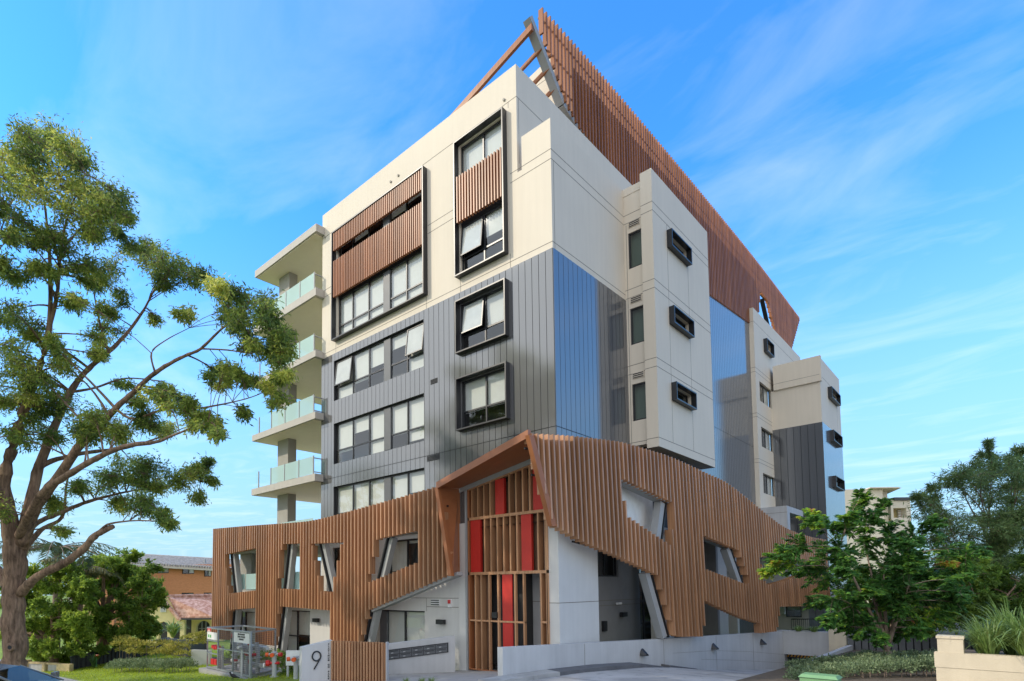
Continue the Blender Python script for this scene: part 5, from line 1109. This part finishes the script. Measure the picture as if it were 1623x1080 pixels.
# planter wall, right foreground
pa, pbv = at(1482, 1034, 14.2), at(1700, 1040, 13.6); FP = frame((pa.x, pa.y, 0), (1, 0, 0), (0, -1, 0)); zt_ = pa.z
pw = thing('planter_wall', 'cream painted masonry planter wall with a square end pier at the right edge', 'planter', (pa.x, pa.y, ground_z(pa.x, pa.y)))
m = MB(); m.fbox(FP, 0, 4.2, -.1, zt_-.36, -.28, 0, 'planter'); m.fbox(FP, -.02, 4.22, zt_-.355, zt_-.0, -.30, .012, 'planter'); m.build('wall', pw)
m = MB(); m.fbox(FP, .05, .53, zt_+.002, zt_+.34, -.46, -.0, 'planter'); m.fbox(FP, .03, .55, zt_+.342, zt_+.40, -.48, .02, 'planter'); m.build('pier', pw)
m = MB(); m.fbox(FP, .3, 4.1, 0, zt_-.12, -2.6, -.31, 'soil'); m.build('soil_bed', pw)
for i, (a, d, n_, L_, lb_) in enumerate(((1.0, -.5, 170, 1.1, 'arching green and straw strappy plant nearest the cream pier in the planter'), (1.62, -.45, 260, 1.35, 'big spilling strappy plant hanging over the planter wall face'), (2.25, -.6, 240, 1.5, 'strappy plant at the right edge of the picture in the planter'), (1.35, -1.2, 200, 1.5, 'taller strappy plant at the back of the planter'), (.85, -1.1, 160, 1.1, 'fine leaved strappy plant behind the cream pier'))):
    strap('strappy_plant', lb_, FP(a, zt_-.1, d), n_, L_*1.2, .95, group='strappy plants in the planter', tn=.5, wd=.034, up=1.45)
strap('broad_leaf_plant', 'upright broad grey green bladed plant at the back of the planter', FP(1.75, zt_-.1, -1.5), 7, 1.5, .22, wd=.16, tn=.25)
strap('broad_leaf_plant', 'small upright clump of broad dark blades behind the planter pier', FP(.95, zt_-.1, -1.7), 12, 1.1, .3, wd=.07, tn=.2)
strap('grass_tuft', 'long green grass hanging over the garage beam', Vector((3.1, 15.5, .78)), 150, .55, 1.0, wd=.022, tn=.45, group='tufts over the garage beam'); strap('grass_tuft', 'second long green grass tuft at the right end of the garage beam', Vector((3.75, 15.5, .78)), 150, .55, 1.0, wd=.022, tn=.5, group='tufts over the garage beam')
for i, (u, lb_) in enumerate(((645, 'small spiky grass tuft at the foot of the slatted panel'), (668, 'spiky grass tuft below the middle of the letterbox wall'), (684, 'small spiky grass tuft nearest the entry path'))):
    b = gnd(u, 1083); strap('spiky_grass', lb_, b, 60, .34, .7, wd=.014, tn=.55, group='spiky grasses by the letterboxes')
q = at(274, 1010, 40); strap('spiky_cordyline', 'spiky bright green rosette plant in front of the arched windows', Vector((q.x, q.y, q.z)), 90, 2.1, .75, wd=.12, tn=.6)
strap('flowering_clump', 'dark strappy clump with an orange flower by the charcoal fence', at_g(150, 28, .05), 26, 1.2, .5, wd=.06, tn=.15)
m = MB(); q = at(153, 1040, 28); m.tube([q, q+Vector((.15, .05, .06))], [.06, .01], 'orangep', 6); m.tube([q-Vector((0, 0, .9)), q], .015, 'green', 4); tag(m.build('orange_flower'), 'single orange flower standing over the dark clump by the charcoal fence', 'flower')
# lawn blades
n = 42000; px_ = np.stack([nrng.uniform(-30, -7.5, n), nrng.uniform(-9.4, 1.0, n)], 1); keep = []
for x, y in px_:
    if y > -3.5 and x > -22.2: continue
    keep.append((x, y, ground_z(x, y)))
keep = np.array(keep); o = leaf_obj('lawn_grass', keep, np.concatenate([nrng.normal(size=(len(keep), 2))*.45, np.ones((len(keep), 1))], 1), .075*(.6+.8*nrng.random(len(keep))), .016, .5+nrng.normal(size=len(keep))*.22, 'grass'); struct(o, 'stuff')

# ------------------------------------------------------------------ left background: fences, house, brick flats
f0, f1, f2 = at(112, 1042, 27.2), at(205, 1024, 33), at(268, 1011, 38); cf = thing('charcoal_fence', 'charcoal sheet metal fence running back beside the lawn', 'fence', (f0.x, f0.y, ground_z(f0.x, f0.y)))
for a, b in ((f0, f1), (f1, f2)):
    m = MB(); n = 14
    for i in range(n):
        p, q = a.lerp(b, i/n), a.lerp(b, (i+.82)/n); m.hexa([Vector((p.x, p.y, p.z-2.2)), Vector((q.x, q.y, q.z-2.2)), Vector((q.x, q.y+.04, q.z-2.2)), Vector((p.x, p.y+.04, p.z-2.2)), p, q, q+Vector((0, .04, 0)), p+Vector((0, .04, 0))], 'fence')
        r = a.lerp(b, (i+1)/n); m.hexa([Vector((q.x, q.y+.05, q.z-2.2)), Vector((r.x, r.y+.05, r.z-2.2)), Vector((r.x, r.y+.09, r.z-2.2)), Vector((q.x, q.y+.09, q.z-2.2)), q+Vector((0, .05, -.01)), r+Vector((0, .05, -.01)), r+Vector((0, .09, -.01)), q+Vector((0, .09, -.01))], 'seam')
    m.beam(a, b, (0, .08, 0), (0, 0, .08), 'fence'); m.build('fence_panel', cf)
m = MB(); a, b = at(264, 1012, 36), at(325, 1016, 31); m.hexa([a-Vector((0, 0, 2)), b-Vector((0, 0, 2)), b-Vector((0, -.1, 2)), a-Vector((0, -.1, 2)), a, b, b+Vector((0, .1, 0)), a+Vector((0, .1, 0))], 'fence'); tag(m.build('boundary_fence'), 'short dark fence panel behind the golden shrub and trailing shrub', 'fence')
m = MB(); a, b = at(303, 1030, 27), at(332, 1031, 27); m.hexa([a-Vector((0, 0, 1.5)), b-Vector((0, 0, 1.5)), b-Vector((0, -.12, 1.5)), a-Vector((0, -.12, 1.5)), a, b, b+Vector((0, .12, 0)), a+Vector((0, .12, 0))], 'pale'); tag(m.build('white_garden_wall'), 'small white garden wall left of the steel cage', 'wall')
yw = thing('yellow_wall', 'weathered yellow masonry wall with pierced screen blocks beneath the trees', 'wall', at_g(70, 27, 0)); a, b = at(38, 1049, 27.5), at(110, 1047, 26.5); ux = hdir(a, b); FW = frame((a.x, a.y, 0), ux, (ux.y, -ux.x, 0)); w = (b-a).length; zt2 = a.z
m = MB(); m.fbox(FW, 0, w, zt2-1.2, zt2-.55, -.2, 0, 'yellowold'); m.fbox(FW, 0, .22, zt2-.55, zt2+.08, -.22, .03, 'yellowold'); m.fbox(FW, w*.42, w*.42+.16, zt2-.55, zt2+.02, -.22, .03, 'yellowold'); m.fbox(FW, w*.72, w, zt2-.55, zt2-.02, -.2, -.001, 'yellowold'); m.fbox(FW, .22, w*.72, zt2-.08, zt2, -.18, -.02, 'yellowold'); m.build('wall', yw)
m = MB()
for i in range(22):
    a_ = .24+i*(w*.72-.26)/22
    if abs(a_-w*.45) > .14: m.fbox(FW, a_, a_+.045, zt2-.55, zt2-.08, -.15, -.06, 'pale')
m.build('screen_block', yw)
# yellow house
def facing(u, v, D): o = at(u, v, D); r = Vector((CR.x, CR.y, 0)).normalized(); return frame((o.x, o.y, 0), r, (r.y, -r.x, 0)), o
FH, oh = facing(228, 1012, 46); hs_ = thing('yellow_house', 'old yellow house with arched verandah and sunlit red tile roof', 'house', (oh.x, oh.y, ground_z(oh.x, oh.y)))
sp = 46/FPX
def hx(u): return (u-228)*sp
def hz(v): return oh.z+(1012-v)*sp
m = MB(); ARCH = [(236.5, 248, 986), (251, 265, 986), (272, 285, 988), (300, 323, 986.5)]
k = 0; u = 228.0
while u < 345:
    z0 = hz(1030); holes = None
    for a0, a1, vt in ARCH:
        if a0 < u+.5 < a1:
            c = (a0+a1)/2; r = (a1-a0)/2; dx_ = (u+.5-c)/r; holes = hz(vt + r - math.sqrt(max(0, 1-dx_*dx_))*r)
    zt3 = hz(968) if u < 290 else hz(980)
    gz = hz(942+max(0, (u-257))*1.1) if u >= 257 else hz(942+(257-u)*.9)
    d = 0 if u < 292 else -1.2
    m.fbox(FH, hx(u), hx(u+1), holes if holes else z0, (max(zt3, gz) if u < 292 else zt3), d-.3, d, 'yellow'); u += 1
m.build('wall', hs_)
m = MB(); m.fbox(FH, hx(228), hx(345), hz(1030), hz(984), -3.0, -2.6, 'interior'); m.build('verandah_interior', hs_)
m = MB()
rd = [(FH(hx(262), hz(946), -.2), FH(hx(345), hz(946), -4.5), FH(hx(345), hz(980), .4), FH(hx(288), hz(981), .4)), (FH(hx(256), hz(950), .3), FH(hx(274), hz(944), -4.5), FH(hx(345), hz(944), -4.6), FH(hx(262), hz(946), -.25))]
for q in rd[:1]:
    R_ = 12
    for i in range(R_):
        a, b = i/R_, (i+1)/R_
        P0, P1, P2, P3 = q[0].lerp(q[3], a), q[1].lerp(q[2], a), q[1].lerp(q[2], b), q[0].lerp(q[3], b); up = Vector((0, 0, .07))
        nseg = 26
        for j in range(nseg):
            s, e = j/nseg, (j+.86)/nseg; m.hexa([P0.lerp(P1, s), P0.lerp(P1, e), P3.lerp(P2, e)+up*.4, P3.lerp(P2, s)+up*.4, P0.lerp(P1, s)+up*.5, P0.lerp(P1, e)+up*.5, P3.lerp(P2, e)+up*2, P3.lerp(P2, s)+up*2], 'redtile')
    m.face([v_-Vector((0, 0, .03)) for v_ in q], 'redtile')
m.tube([FH(hx(256), hz(947), .3), FH(hx(290), hz(984), .45)], .16, 'redtile', 8); m.tube([FH(hx(262), hz(945.5), -.2), FH(hx(345), hz(945), -4.5)], .12, 'redtile', 8); m.tube([FH(hx(230), hz(962), .3), FH(hx(257), hz(946), .3)], .14, 'redtile', 8)
m.hexa([FH(hx(229), hz(964), .25), FH(hx(257), hz(947), .25), FH(hx(262), hz(947), -4), FH(hx(232), hz(964), -4), FH(hx(229), hz(962.5), .25), FH(hx(257), hz(945), .25), FH(hx(262), hz(945), -4), FH(hx(232), hz(962), -4)], 'redtile'); m.build('roof', hs_)
m = MB(); m.fbox(FH, hx(287), hx(345), hz(983), hz(980.5), .38, .5, 'fence'); m.build('gutter', hs_)
m = MB(); m.fbox(FH, hx(254), hx(263), hz(971), hz(960), .0, .08, 'white')
for i in range(5): m.fbox(FH, hx(255.2), hx(261.8), hz(970-i*2), hz(969.2-i*2), .081, .1, 'steel')
m.build('gable_vent', hs_)
m = MB()
for uu in (305, 311.5, 318): m.fbox(FH, hx(uu)-.03, hx(uu)+.03, hz(1012), hz(988), -1.7, -1.65, 'steel')
m.fbox(FH, hx(300), hx(323), hz(1000), hz(999), -1.7, -1.64, 'steel'); m.build('window_bar', hs_)
# brick flats
FK, ok = facing(180, 985, 62); bf = thing('brick_flats', 'two storey orange brick flats with grey tile roof behind the yellow house', 'building', (ok.x, ok.y, ground_z(ok.x, ok.y))); sp2 = 62/FPX
def kx(u): return (u-180)*sp2
def kz(v): return ok.z+(985-v)*sp2
KW = [(246, 266, 900.5, 909.5), (287, 306.5, 902, 911), (322, 333.5, 903.5, 915.5), (255, 266, 940, 952), (287, 306, 941, 952), (322, 334, 941, 952)]
m = MB(); wall(m, FK, kx(160), kx(420), kz(1010), kz(896), [(kx(a), kx(b), kz(d), kz(c)) for a, b, c, d in KW], 'brick'); m.face([FK(kx(160), kz(1010)), FK(kx(160), kz(896)), FK(kx(160), kz(896), -9), FK(kx(160), kz(1010), -9)], 'brick'); m.build('wall', bf)
m = MB(); m.fbox(FK, kx(161), kx(419), kz(1000), kz(898), -.8, -.7, 'interior'); m.build('room_interior', bf)
for a, b, c, d in KW: window(bf, FK, kx(a), kx(b), kz(d), kz(c), mulls=((kx(a)+kx(b))/2,), blinds=[.0, .9], depth=.1, fw=.09)
m = MB(); e0, e1, r0, r1 = FK(kx(155), kz(891), .6), FK(kx(425), kz(909), .6), FK(kx(165), kz(876), -4), FK(kx(425), kz(893.5), -4); nr_ = 9; nc_ = 64
for i in range(nc_):
    s, e = i/nc_, (i+.5)/nc_; up = Vector((0, 0, .20)); a, b, c, d = e0.lerp(e1, s), e0.lerp(e1, e), r0.lerp(r1, e), r0.lerp(r1, s); m.hexa([a, b, c, d, a+up, b+up, c+up, d+up], 'greytile')
m.face([e0, e1, r1, r0], 'greytile'); m.tube([r0+Vector((0, 0, .1)), r1+Vector((0, 0, .1))], .13, 'greytile', 6); m.build('roof', bf)
m = MB(); m.beam(e0+Vector((0, 0, -.12)), e1+Vector((0, 0, -.12)), (0, .2, 0), (0, 0, .2), 'slab'); m.build('gutter', bf)
m = MB(); m.tube([FK(kx(317), kz(899), -1), FK(kx(317), kz(887), -1)], .1, 'steel', 6); m.build('roof_vent', bf)
FM, om = facing(105, 985, 56); m = MB(); sp3 = 56/FPX
lw = thing('rendered_flats', 'older flats with dark hipped roof and sloping brick gable wall behind the palm', 'building', (om.x, om.y, ground_z(om.x, om.y)))
def lx(u): return (u-105)*sp3
def lz(v): return om.z+(985-v)*sp3
m = MB(); P = [(150, 1000), (186, 1000), (190, 908), (150, 884)]; f = [FM(lx(a), lz(b), .6) for a, b in P]; g = [FM(lx(a), lz(b), .2) for a, b in P]; m.hexa([f[0], f[1], g[1], g[0], f[3], f[2], g[2], g[3]], 'brick'); m.fbox(FM, lx(108), lx(150), lz(1000), lz(915), -1.2, -1.0, 'yellowold'); m.fbox(FM, lx(107), lx(112), lz(960), lz(896), -.5, 0, 'pale'); m.fbox(FM, lx(118), lx(149), lz(903), lz(897), -.8, -.4, 'pale'); m.build('wall', lw)
m = MB(); m.hexa([FM(lx(104), lz(897), .5), FM(lx(150), lz(896), .5), FM(lx(150), lz(896), -5), FM(lx(104), lz(897), -5), FM(lx(118), lz(885), -1.5), FM(lx(146), lz(884), -1.5), FM(lx(146), lz(884), -3), FM(lx(118), lz(885), -3)], 'fence'); m.build('roof', lw)
# ------------------------------------------------------------------ right background flats
FQ, oq = facing(1345, 900, 75); sp4 = 75/FPX; pf = thing('pale_flats', 'pale cream flats with skillion roofs half hidden behind the small tree', 'building', (oq.x, oq.y, ground_z(oq.x, oq.y)))
def qx(u): return (u-1345)*sp4
def qz(v): return oq.z+(900-v)*sp4
m = MB(); m.fbox(FQ, qx(1338), qx(1405), qz(960), qz(775), -8, 0, 'beige'); wall(m, FQ, qx(1405), qx(1426), qz(960), qz(776), [(qx(1408), qx(1410), qz(813), qz(798)), (qx(1416), qx(1419.5), qz(816), qz(800))], 'beige', d=-1.5); wall(m, FQ, qx(1426), qx(1458), qz(960), qz(791), [(qx(1430), qx(1451), qz(820), qz(804))], 'beige', depth=1.6, d=-1.0)
m.face([FQ(qx(1458), qz(960), -1), FQ(qx(1458), qz(791), -1), FQ(qx(1458), qz(791), -9), FQ(qx(1458), qz(960), -9)], 'beige'); m.fbox(FQ, qx(1405), qx(1426), qz(800), qz(776.5), -8, -4, 'beige'); m.build('wall', pf)
m = MB(); m.hexa([FQ(qx(1380), qz(774.5), .6), FQ(qx(1430), qz(774.5), .6), FQ(qx(1442), qz(784), -7), FQ(qx(1390), qz(776), -7), FQ(qx(1380), qz(773), .6), FQ(qx(1425), qz(773), .6), FQ(qx(1441), qz(783), -7), FQ(qx(1390), qz(774.5), -7)], 'beige'); m.fbox(FQ, qx(1431), qx(1462), qz(792), qz(787), -6, -.8, 'fence'); m.build('roof', pf)
m = MB(); m.fbox(FQ, qx(1430), qx(1451), qz(822), qz(803), -3, -2.7, 'yellow'); m.fbox(FQ, qx(1434), qx(1438), qz(821), qz(809), -2.69, -2.6, 'interior')
for i in range(5): m.fbox(FQ, qx(1446), qx(1450.5), qz(819-i*2.8), qz(817.5-i*2.8), -2.0, -1.9, 'white')
m.build('balcony_recess', pf)

# ------------------------------------------------------------------ green cabinet, bird, car
b = at(1296, 1071, 14.3); FGx = frame((b.x, b.y, 0), (1, 0, 0), (0, -1, 0)); gz = ground_z(b.x, b.y)
gc = thing('service_cabinet', 'squat pale green electrical service cabinet in front of the hedge', 'cabinet', (b.x, b.y, gz))
m = MB(); m.fbox(FGx, -.40, .40, gz-.1, b.z-.07, -.5, 0, 'gbox'); m.build('body', gc)
m = MB(); h0, h1 = b.z-.068, b.z+.0; m.hexa([FGx(-.43, h0, .03), FGx(.43, h0, .03), FGx(.43, h0, -.53), FGx(-.43, h0, -.53), FGx(-.37, h1, -.05), FGx(.37, h1, -.05), FGx(.37, h1, -.45), FGx(-.37, h1, -.45)], 'gbox'); m.build('lid', gc)
# magpie on the lawn
p = gp(369, 1079); mg = thing('magpie', 'black and white magpie standing on the lawn in front of the cage', 'bird', p); r = Vector((CR.x, CR.y, 0)).normalized(); u3 = Vector((0, 0, 1))
m = MB(); o = p+u3*.16
m.tube([o-r*.13+u3*.125, o-r*.115+u3*.12, o-r*.085+u3*.11, o-r*.05+u3*.06, o+u3*.01, o+r*.06-u3*.02, o+r*.12-u3*.035, o+r*.24-u3*.06], [.012, .032, .04, .05, .066, .06, .035, .012], 'bfeather', 12); m.build('body', mg, smooth=True)
m = MB(); m.tube([o-r*.16+u3*.118, o-r*.125+u3*.122], [.004, .014], 'steel', 8); m.build('beak', mg)
m = MB(); m.tube([o-r*.07+u3*.118, o-r*.04+u3*.095, o-r*.0+u3*.075], [.02, .036, .02], 'wfeather', 10); m.tube([o+r*.02+u3*.04, o+r*.09+u3*.012], [.03, .012], 'wfeather', 8); m.build('white_patch', mg, smooth=True)
for s in (-.02, .02):
    m = MB(); m.tube([o+r*(.0+s)-u3*.05, p+r*s+u3*.005], .006, 'seam', 5); m.tube([p+r*(s-.03)+u3*.006, p+r*(s+.02)+u3*.006], .005, 'seam', 4); m.build('leg', mg)
# parked car, bottom left corner
ct = at(-12, 1056, 12.4); cgz = ground_z(ct.x, ct.y); ca = thing('parked_car', 'silver grey car with dark reflecting windows parked at the lower left corner', 'car', (ct.x, ct.y, cgz))
hd = Vector((CR.x, CR.y, 0)).normalized(); hd = (hd+Vector((CF.x, CF.y, 0)).normalized()*.25).normalized(); sdv = Vector((hd.y, -hd.x, 0)); zr = ct.z-cgz
def CP_(x, y, z): return Vector((ct.x, ct.y, cgz))+hd*x+sdv*y+Vector((0, 0, z))
prof = [(-2.9, .35), (-2.95, .75), (-2.8, .98), (-2.2, 1.02), (.85, .95), (1.7, .82), (1.9, .6), (1.88, .32)]
m = MB(); ws_ = [(-.86, -.80), (.86, .80)]
L_ = [CP_(x, -.82, z) for x, z in prof]; R_ = [CP_(x, .82, z) for x, z in prof]
for i in range(len(prof)-1): m.face([L_[i], L_[i+1], R_[i+1], R_[i]], 'woodtop')
m.face(L_, 'woodtop'); m.face(R_, 'woodtop'); m.face([L_[0], R_[0], R_[-1], L_[-1]], 'tyre'); m.build('body', ca)
gp_ = [(-2.35, 1.0, .74), (-1.75, zr-.08, .60), (-.9, zr, .58), (-.1, zr-.01, .58), (.25, zr-.07, .60), (1.05, .97, .74)]
m = MB()
for (x, z, w_), (x2, z2, w2_) in zip(gp_[1:-1], gp_[2:-1]): m.hexa([CP_(x, -w_, z-.05), CP_(x, w_, z-.05), CP_(x2, w2_, z2-.05), CP_(x2, -w2_, z2-.05), CP_(x, -w_+.05, z), CP_(x, w_-.05, z), CP_(x2, w2_-.05, z2), CP_(x2, -w2_+.05, z2)], 'woodtop')
for s in (-1, 1):
    m.bar(CP_(.25, s*.6, zr-.08), CP_(1.08, s*.75, .96), .035, 'woodtop'); m.bar(CP_(-1.75, s*.6, zr-.09), CP_(-2.38, s*.74, 1.0), .06, 'woodtop'); m.bar(CP_(-.75, s*.6, zr-.05), CP_(-.7, s*.76, 1.0), .04, 'frame')
m.build('roof', ca)
m = MB()
for s in (-1, 1): m.face([CP_(-2.3, s*.735, 1.0), CP_(1.0, s*.745, .97), CP_(.24, s*.595, zr-.08), CP_(-1.72, s*.595, zr-.09)], 'carglass')
m.face([CP_(1.05, -.74, .97), CP_(1.05, .74, .97), CP_(.26, .6, zr-.07), CP_(.26, -.6, zr-.07)], 'carglass'); m.face([CP_(-2.35, -.74, 1.0), CP_(-2.35, .74, 1.0), CP_(-1.77, .6, zr-.09), CP_(-1.77, -.6, zr-.09)], 'carglass'); m.build('window', ca, recalc=False)
m = MB(); m.hexa([CP_(-2.2, -.7, .6), CP_(.9, -.7, .6), CP_(.9, .7, .6), CP_(-2.2, .7, .6), CP_(-2.0, -.62, 1.0), CP_(.6, -.62, 1.0), CP_(.6, .62, 1.0), CP_(-2.0, .62, 1.0)], 'interior'); m.build('cabin_interior', ca)
for s in (-1, 1):
    m = MB(); c = CP_(.82, s*.95, 1.06); m.hexa([c+hd*a+sdv*b_*s+Vector((0, 0, z)) for z in (-.07, .07) for a, b_ in ((-.04, -.12), (.06, -.12), (.05, .12), (-.04, .12))], 'woodtop'); m.build('mirror', ca)
for x in (-2.1, .95):
    for s in (-1, 1):
        m = MB(); m.tube([CP_(x, s*.62, .31), CP_(x, s*.84, .31)], .31, 'tyre', 20); w_ = m.build('wheel', ca)
        m = MB(); m.tube([CP_(x, s*.841, .31), CP_(x, s*.86, .31)], .2, 'galv', 16); m.build('rim', w_)

# ------------------------------------------------------------------ street trees across the road, seen in the windows and felt as shade
for i, (x, y, zb, zt, R, lb_) in enumerate(((-64, -42, 6, 25, 9, 'tall tree far across the road, mirrored in the left windows'), (-80, -48, 6, 27, 10, 'tallest tree far across the road at the left'), (-21.5, -21, 10, 22, 4.8, 'tall tree across the road mirrored in the grey cladding'), (-14, -22, 7, 21, 4.8, 'tall tree across the road whose shade falls on the entrance'), (-5, -25, 5, 19, 5.0, 'tall tree across the road behind the camera on the left'))):
    b = Vector((x, y, ground_z(x, y))); t = thing('roadside_tree', lb_, 'tree', b, 'trees across the road'); fk = b+Vector((.3, 0, max(2.5, zb-2.5)))
    cs = []
    for _ in range(46):
        v = rnd_unit(1)[0]; q = rng.uniform(.25, 1)**.5; cs.append((Vector((x+v[0]*R*q, y+v[1]*R*q, (zb+zt)/2+v[2]*(zt-zb)/2*q)), rng.uniform(.9, 1.5), rng.uniform(.2, .6)))
    lm_ = [[(b-Vector((0, 0, .2)), .5), (b.lerp(fk, .5), .38), (fk, .32)]]+[[(q, .2-.03*k) for k, q in enumerate(bez(fk, c[0], (0, 0, .6), 5))] for c in cs[:9]]
    crown_tree(t, lm_, cs, 'leaf_street', 'bark', 300, .34, .13, droop=.4, twigs=9, spread=.3)

# ------------------------------------------------------------------ sky and sun
CLOFF = (0.0, 0.0, 0.0)
SUN = Vector((-0.56, -0.64, 0.56)).normalized()
W = bpy.data.worlds.new("World"); sc.world = W; W.use_nodes = True
N, L = W.node_tree.nodes, W.node_tree.links; bg = N['Background']
sky = N.new('ShaderNodeTexSky'); sky.sky_type = 'NISHITA'; sky.sun_disc = False
sky.sun_elevation = math.asin(SUN.z); sky.sun_rotation = math.atan2(SUN.x, SUN.y); sky.air_density = 1.0; sky.dust_density = 0.4; sky.ozone_density = 2.5
tc = N.new('ShaderNodeTexCoord'); sx = N.new('ShaderNodeSeparateXYZ'); L.new(tc.outputs['Generated'], sx.inputs[0])
# thin high cloud: noise on a plane far overhead, drawn out along the wind
dv = N.new('ShaderNodeMath'); dv.operation = 'MAXIMUM'; dv.inputs[1].default_value = 0.06; L.new(sx.outputs[2], dv.inputs[0])
dx = N.new('ShaderNodeMath'); dx.operation = 'DIVIDE'; L.new(sx.outputs[0], dx.inputs[0]); L.new(dv.outputs[0], dx.inputs[1])
dy = N.new('ShaderNodeMath'); dy.operation = 'DIVIDE'; L.new(sx.outputs[1], dy.inputs[0]); L.new(dv.outputs[0], dy.inputs[1])
cb = N.new('ShaderNodeCombineXYZ'); L.new(dx.outputs[0], cb.inputs[0]); L.new(dy.outputs[0], cb.inputs[1])
mp = N.new('ShaderNodeMapping'); mp.inputs['Location'].default_value = CLOFF; mp.inputs['Rotation'].default_value = (0, 0, math.radians(20)); mp.inputs['Scale'].default_value = (0.7, 1.25, 1); L.new(cb.outputs[0], mp.inputs[0])
n1 = N.new('ShaderNodeTexNoise'); n1.inputs['Scale'].default_value = 1.9; n1.inputs['Detail'].default_value = 11; n1.inputs['Roughness'].default_value = 0.57; n1.inputs['Distortion'].default_value = 0.5; L.new(mp.outputs[0], n1.inputs['Vector'])
mr = N.new('ShaderNodeMapRange'); mr.inputs[1].default_value = 0.47; mr.inputs[2].default_value = 0.78; mr.inputs[3].default_value = 0; mr.inputs[4].default_value = 0.20; L.new(n1.outputs['Fac'], mr.inputs[0])
# unseen bright cloud added behind the camera to fill the shade, blue ahead
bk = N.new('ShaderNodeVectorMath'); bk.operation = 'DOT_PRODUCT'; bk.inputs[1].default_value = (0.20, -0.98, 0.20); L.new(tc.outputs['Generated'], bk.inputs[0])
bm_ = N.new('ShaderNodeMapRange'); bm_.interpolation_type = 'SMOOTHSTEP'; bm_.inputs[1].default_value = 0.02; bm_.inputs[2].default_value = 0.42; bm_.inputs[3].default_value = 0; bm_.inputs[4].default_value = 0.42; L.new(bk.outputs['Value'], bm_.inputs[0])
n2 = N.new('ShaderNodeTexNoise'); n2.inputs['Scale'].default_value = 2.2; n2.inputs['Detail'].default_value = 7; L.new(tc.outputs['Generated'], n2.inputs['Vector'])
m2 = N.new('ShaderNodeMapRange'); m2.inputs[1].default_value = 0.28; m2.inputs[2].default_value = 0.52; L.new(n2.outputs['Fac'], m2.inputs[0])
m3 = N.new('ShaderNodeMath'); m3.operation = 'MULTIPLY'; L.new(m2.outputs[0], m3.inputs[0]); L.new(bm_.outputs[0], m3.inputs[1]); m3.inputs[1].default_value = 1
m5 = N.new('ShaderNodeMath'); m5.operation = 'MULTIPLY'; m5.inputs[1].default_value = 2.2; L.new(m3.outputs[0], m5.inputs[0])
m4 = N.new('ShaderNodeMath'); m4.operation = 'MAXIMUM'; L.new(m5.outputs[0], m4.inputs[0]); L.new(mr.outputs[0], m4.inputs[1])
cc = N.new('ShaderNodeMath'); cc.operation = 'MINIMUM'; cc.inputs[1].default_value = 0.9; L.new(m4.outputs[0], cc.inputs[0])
hs = N.new('ShaderNodeHueSaturation'); hs.inputs['Saturation'].default_value = 1.15; hs.inputs['Value'].default_value = 1.0; L.new(sky.outputs[0], hs.inputs['Color'])
mu = N.new('ShaderNodeVectorMath'); mu.operation = 'MULTIPLY'; mu.inputs[1].default_value = (0.68, 1.50, 1.98); L.new(hs.outputs[0], mu.inputs[0])
# pale band of air toward the horizon
hz_ = N.new('ShaderNodeMapRange'); hz_.interpolation_type = 'SMOOTHSTEP'; hz_.inputs[1].default_value = -0.02; hz_.inputs[2].default_value = 0.60; hz_.inputs[3].default_value = 0.95; hz_.inputs[4].default_value = 0.0; L.new(sx.outputs[2], hz_.inputs[0])
mh = N.new('ShaderNodeMix'); mh.data_type = 'RGBA'; L.new(hz_.outputs[0], mh.inputs['Factor']); L.new(mu.outputs[0], mh.inputs['A']); mh.inputs['B'].default_value = (2.2, 3.25, 4.15, 1)
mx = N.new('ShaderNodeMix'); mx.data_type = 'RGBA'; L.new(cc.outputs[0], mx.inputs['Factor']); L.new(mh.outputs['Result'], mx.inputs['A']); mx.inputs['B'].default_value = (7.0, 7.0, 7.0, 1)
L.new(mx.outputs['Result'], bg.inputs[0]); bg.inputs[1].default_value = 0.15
sl = bpy.data.lights.new("sun", 'SUN'); sl.energy = 2.0; sl.angle = math.radians(0.5); sl.color = (1, 0.90, 0.74)
so = bpy.data.objects.new("sun", sl); COL.objects.link(so); so.rotation_euler = SUN.to_track_quat('Z', 'Y').to_euler(); so.location = (-40, -50, 40)
vs = sc.view_settings; vs.view_transform = 'Standard'; vs.look = 'None'; vs.exposure = 0.58; vs.gamma = 1
sc.cycles.max_bounces = 8; sc.cycles.transparent_max_bounces = 24; sc.cycles.use_denoising = True
sc.cycles.sample_clamp_indirect = 8
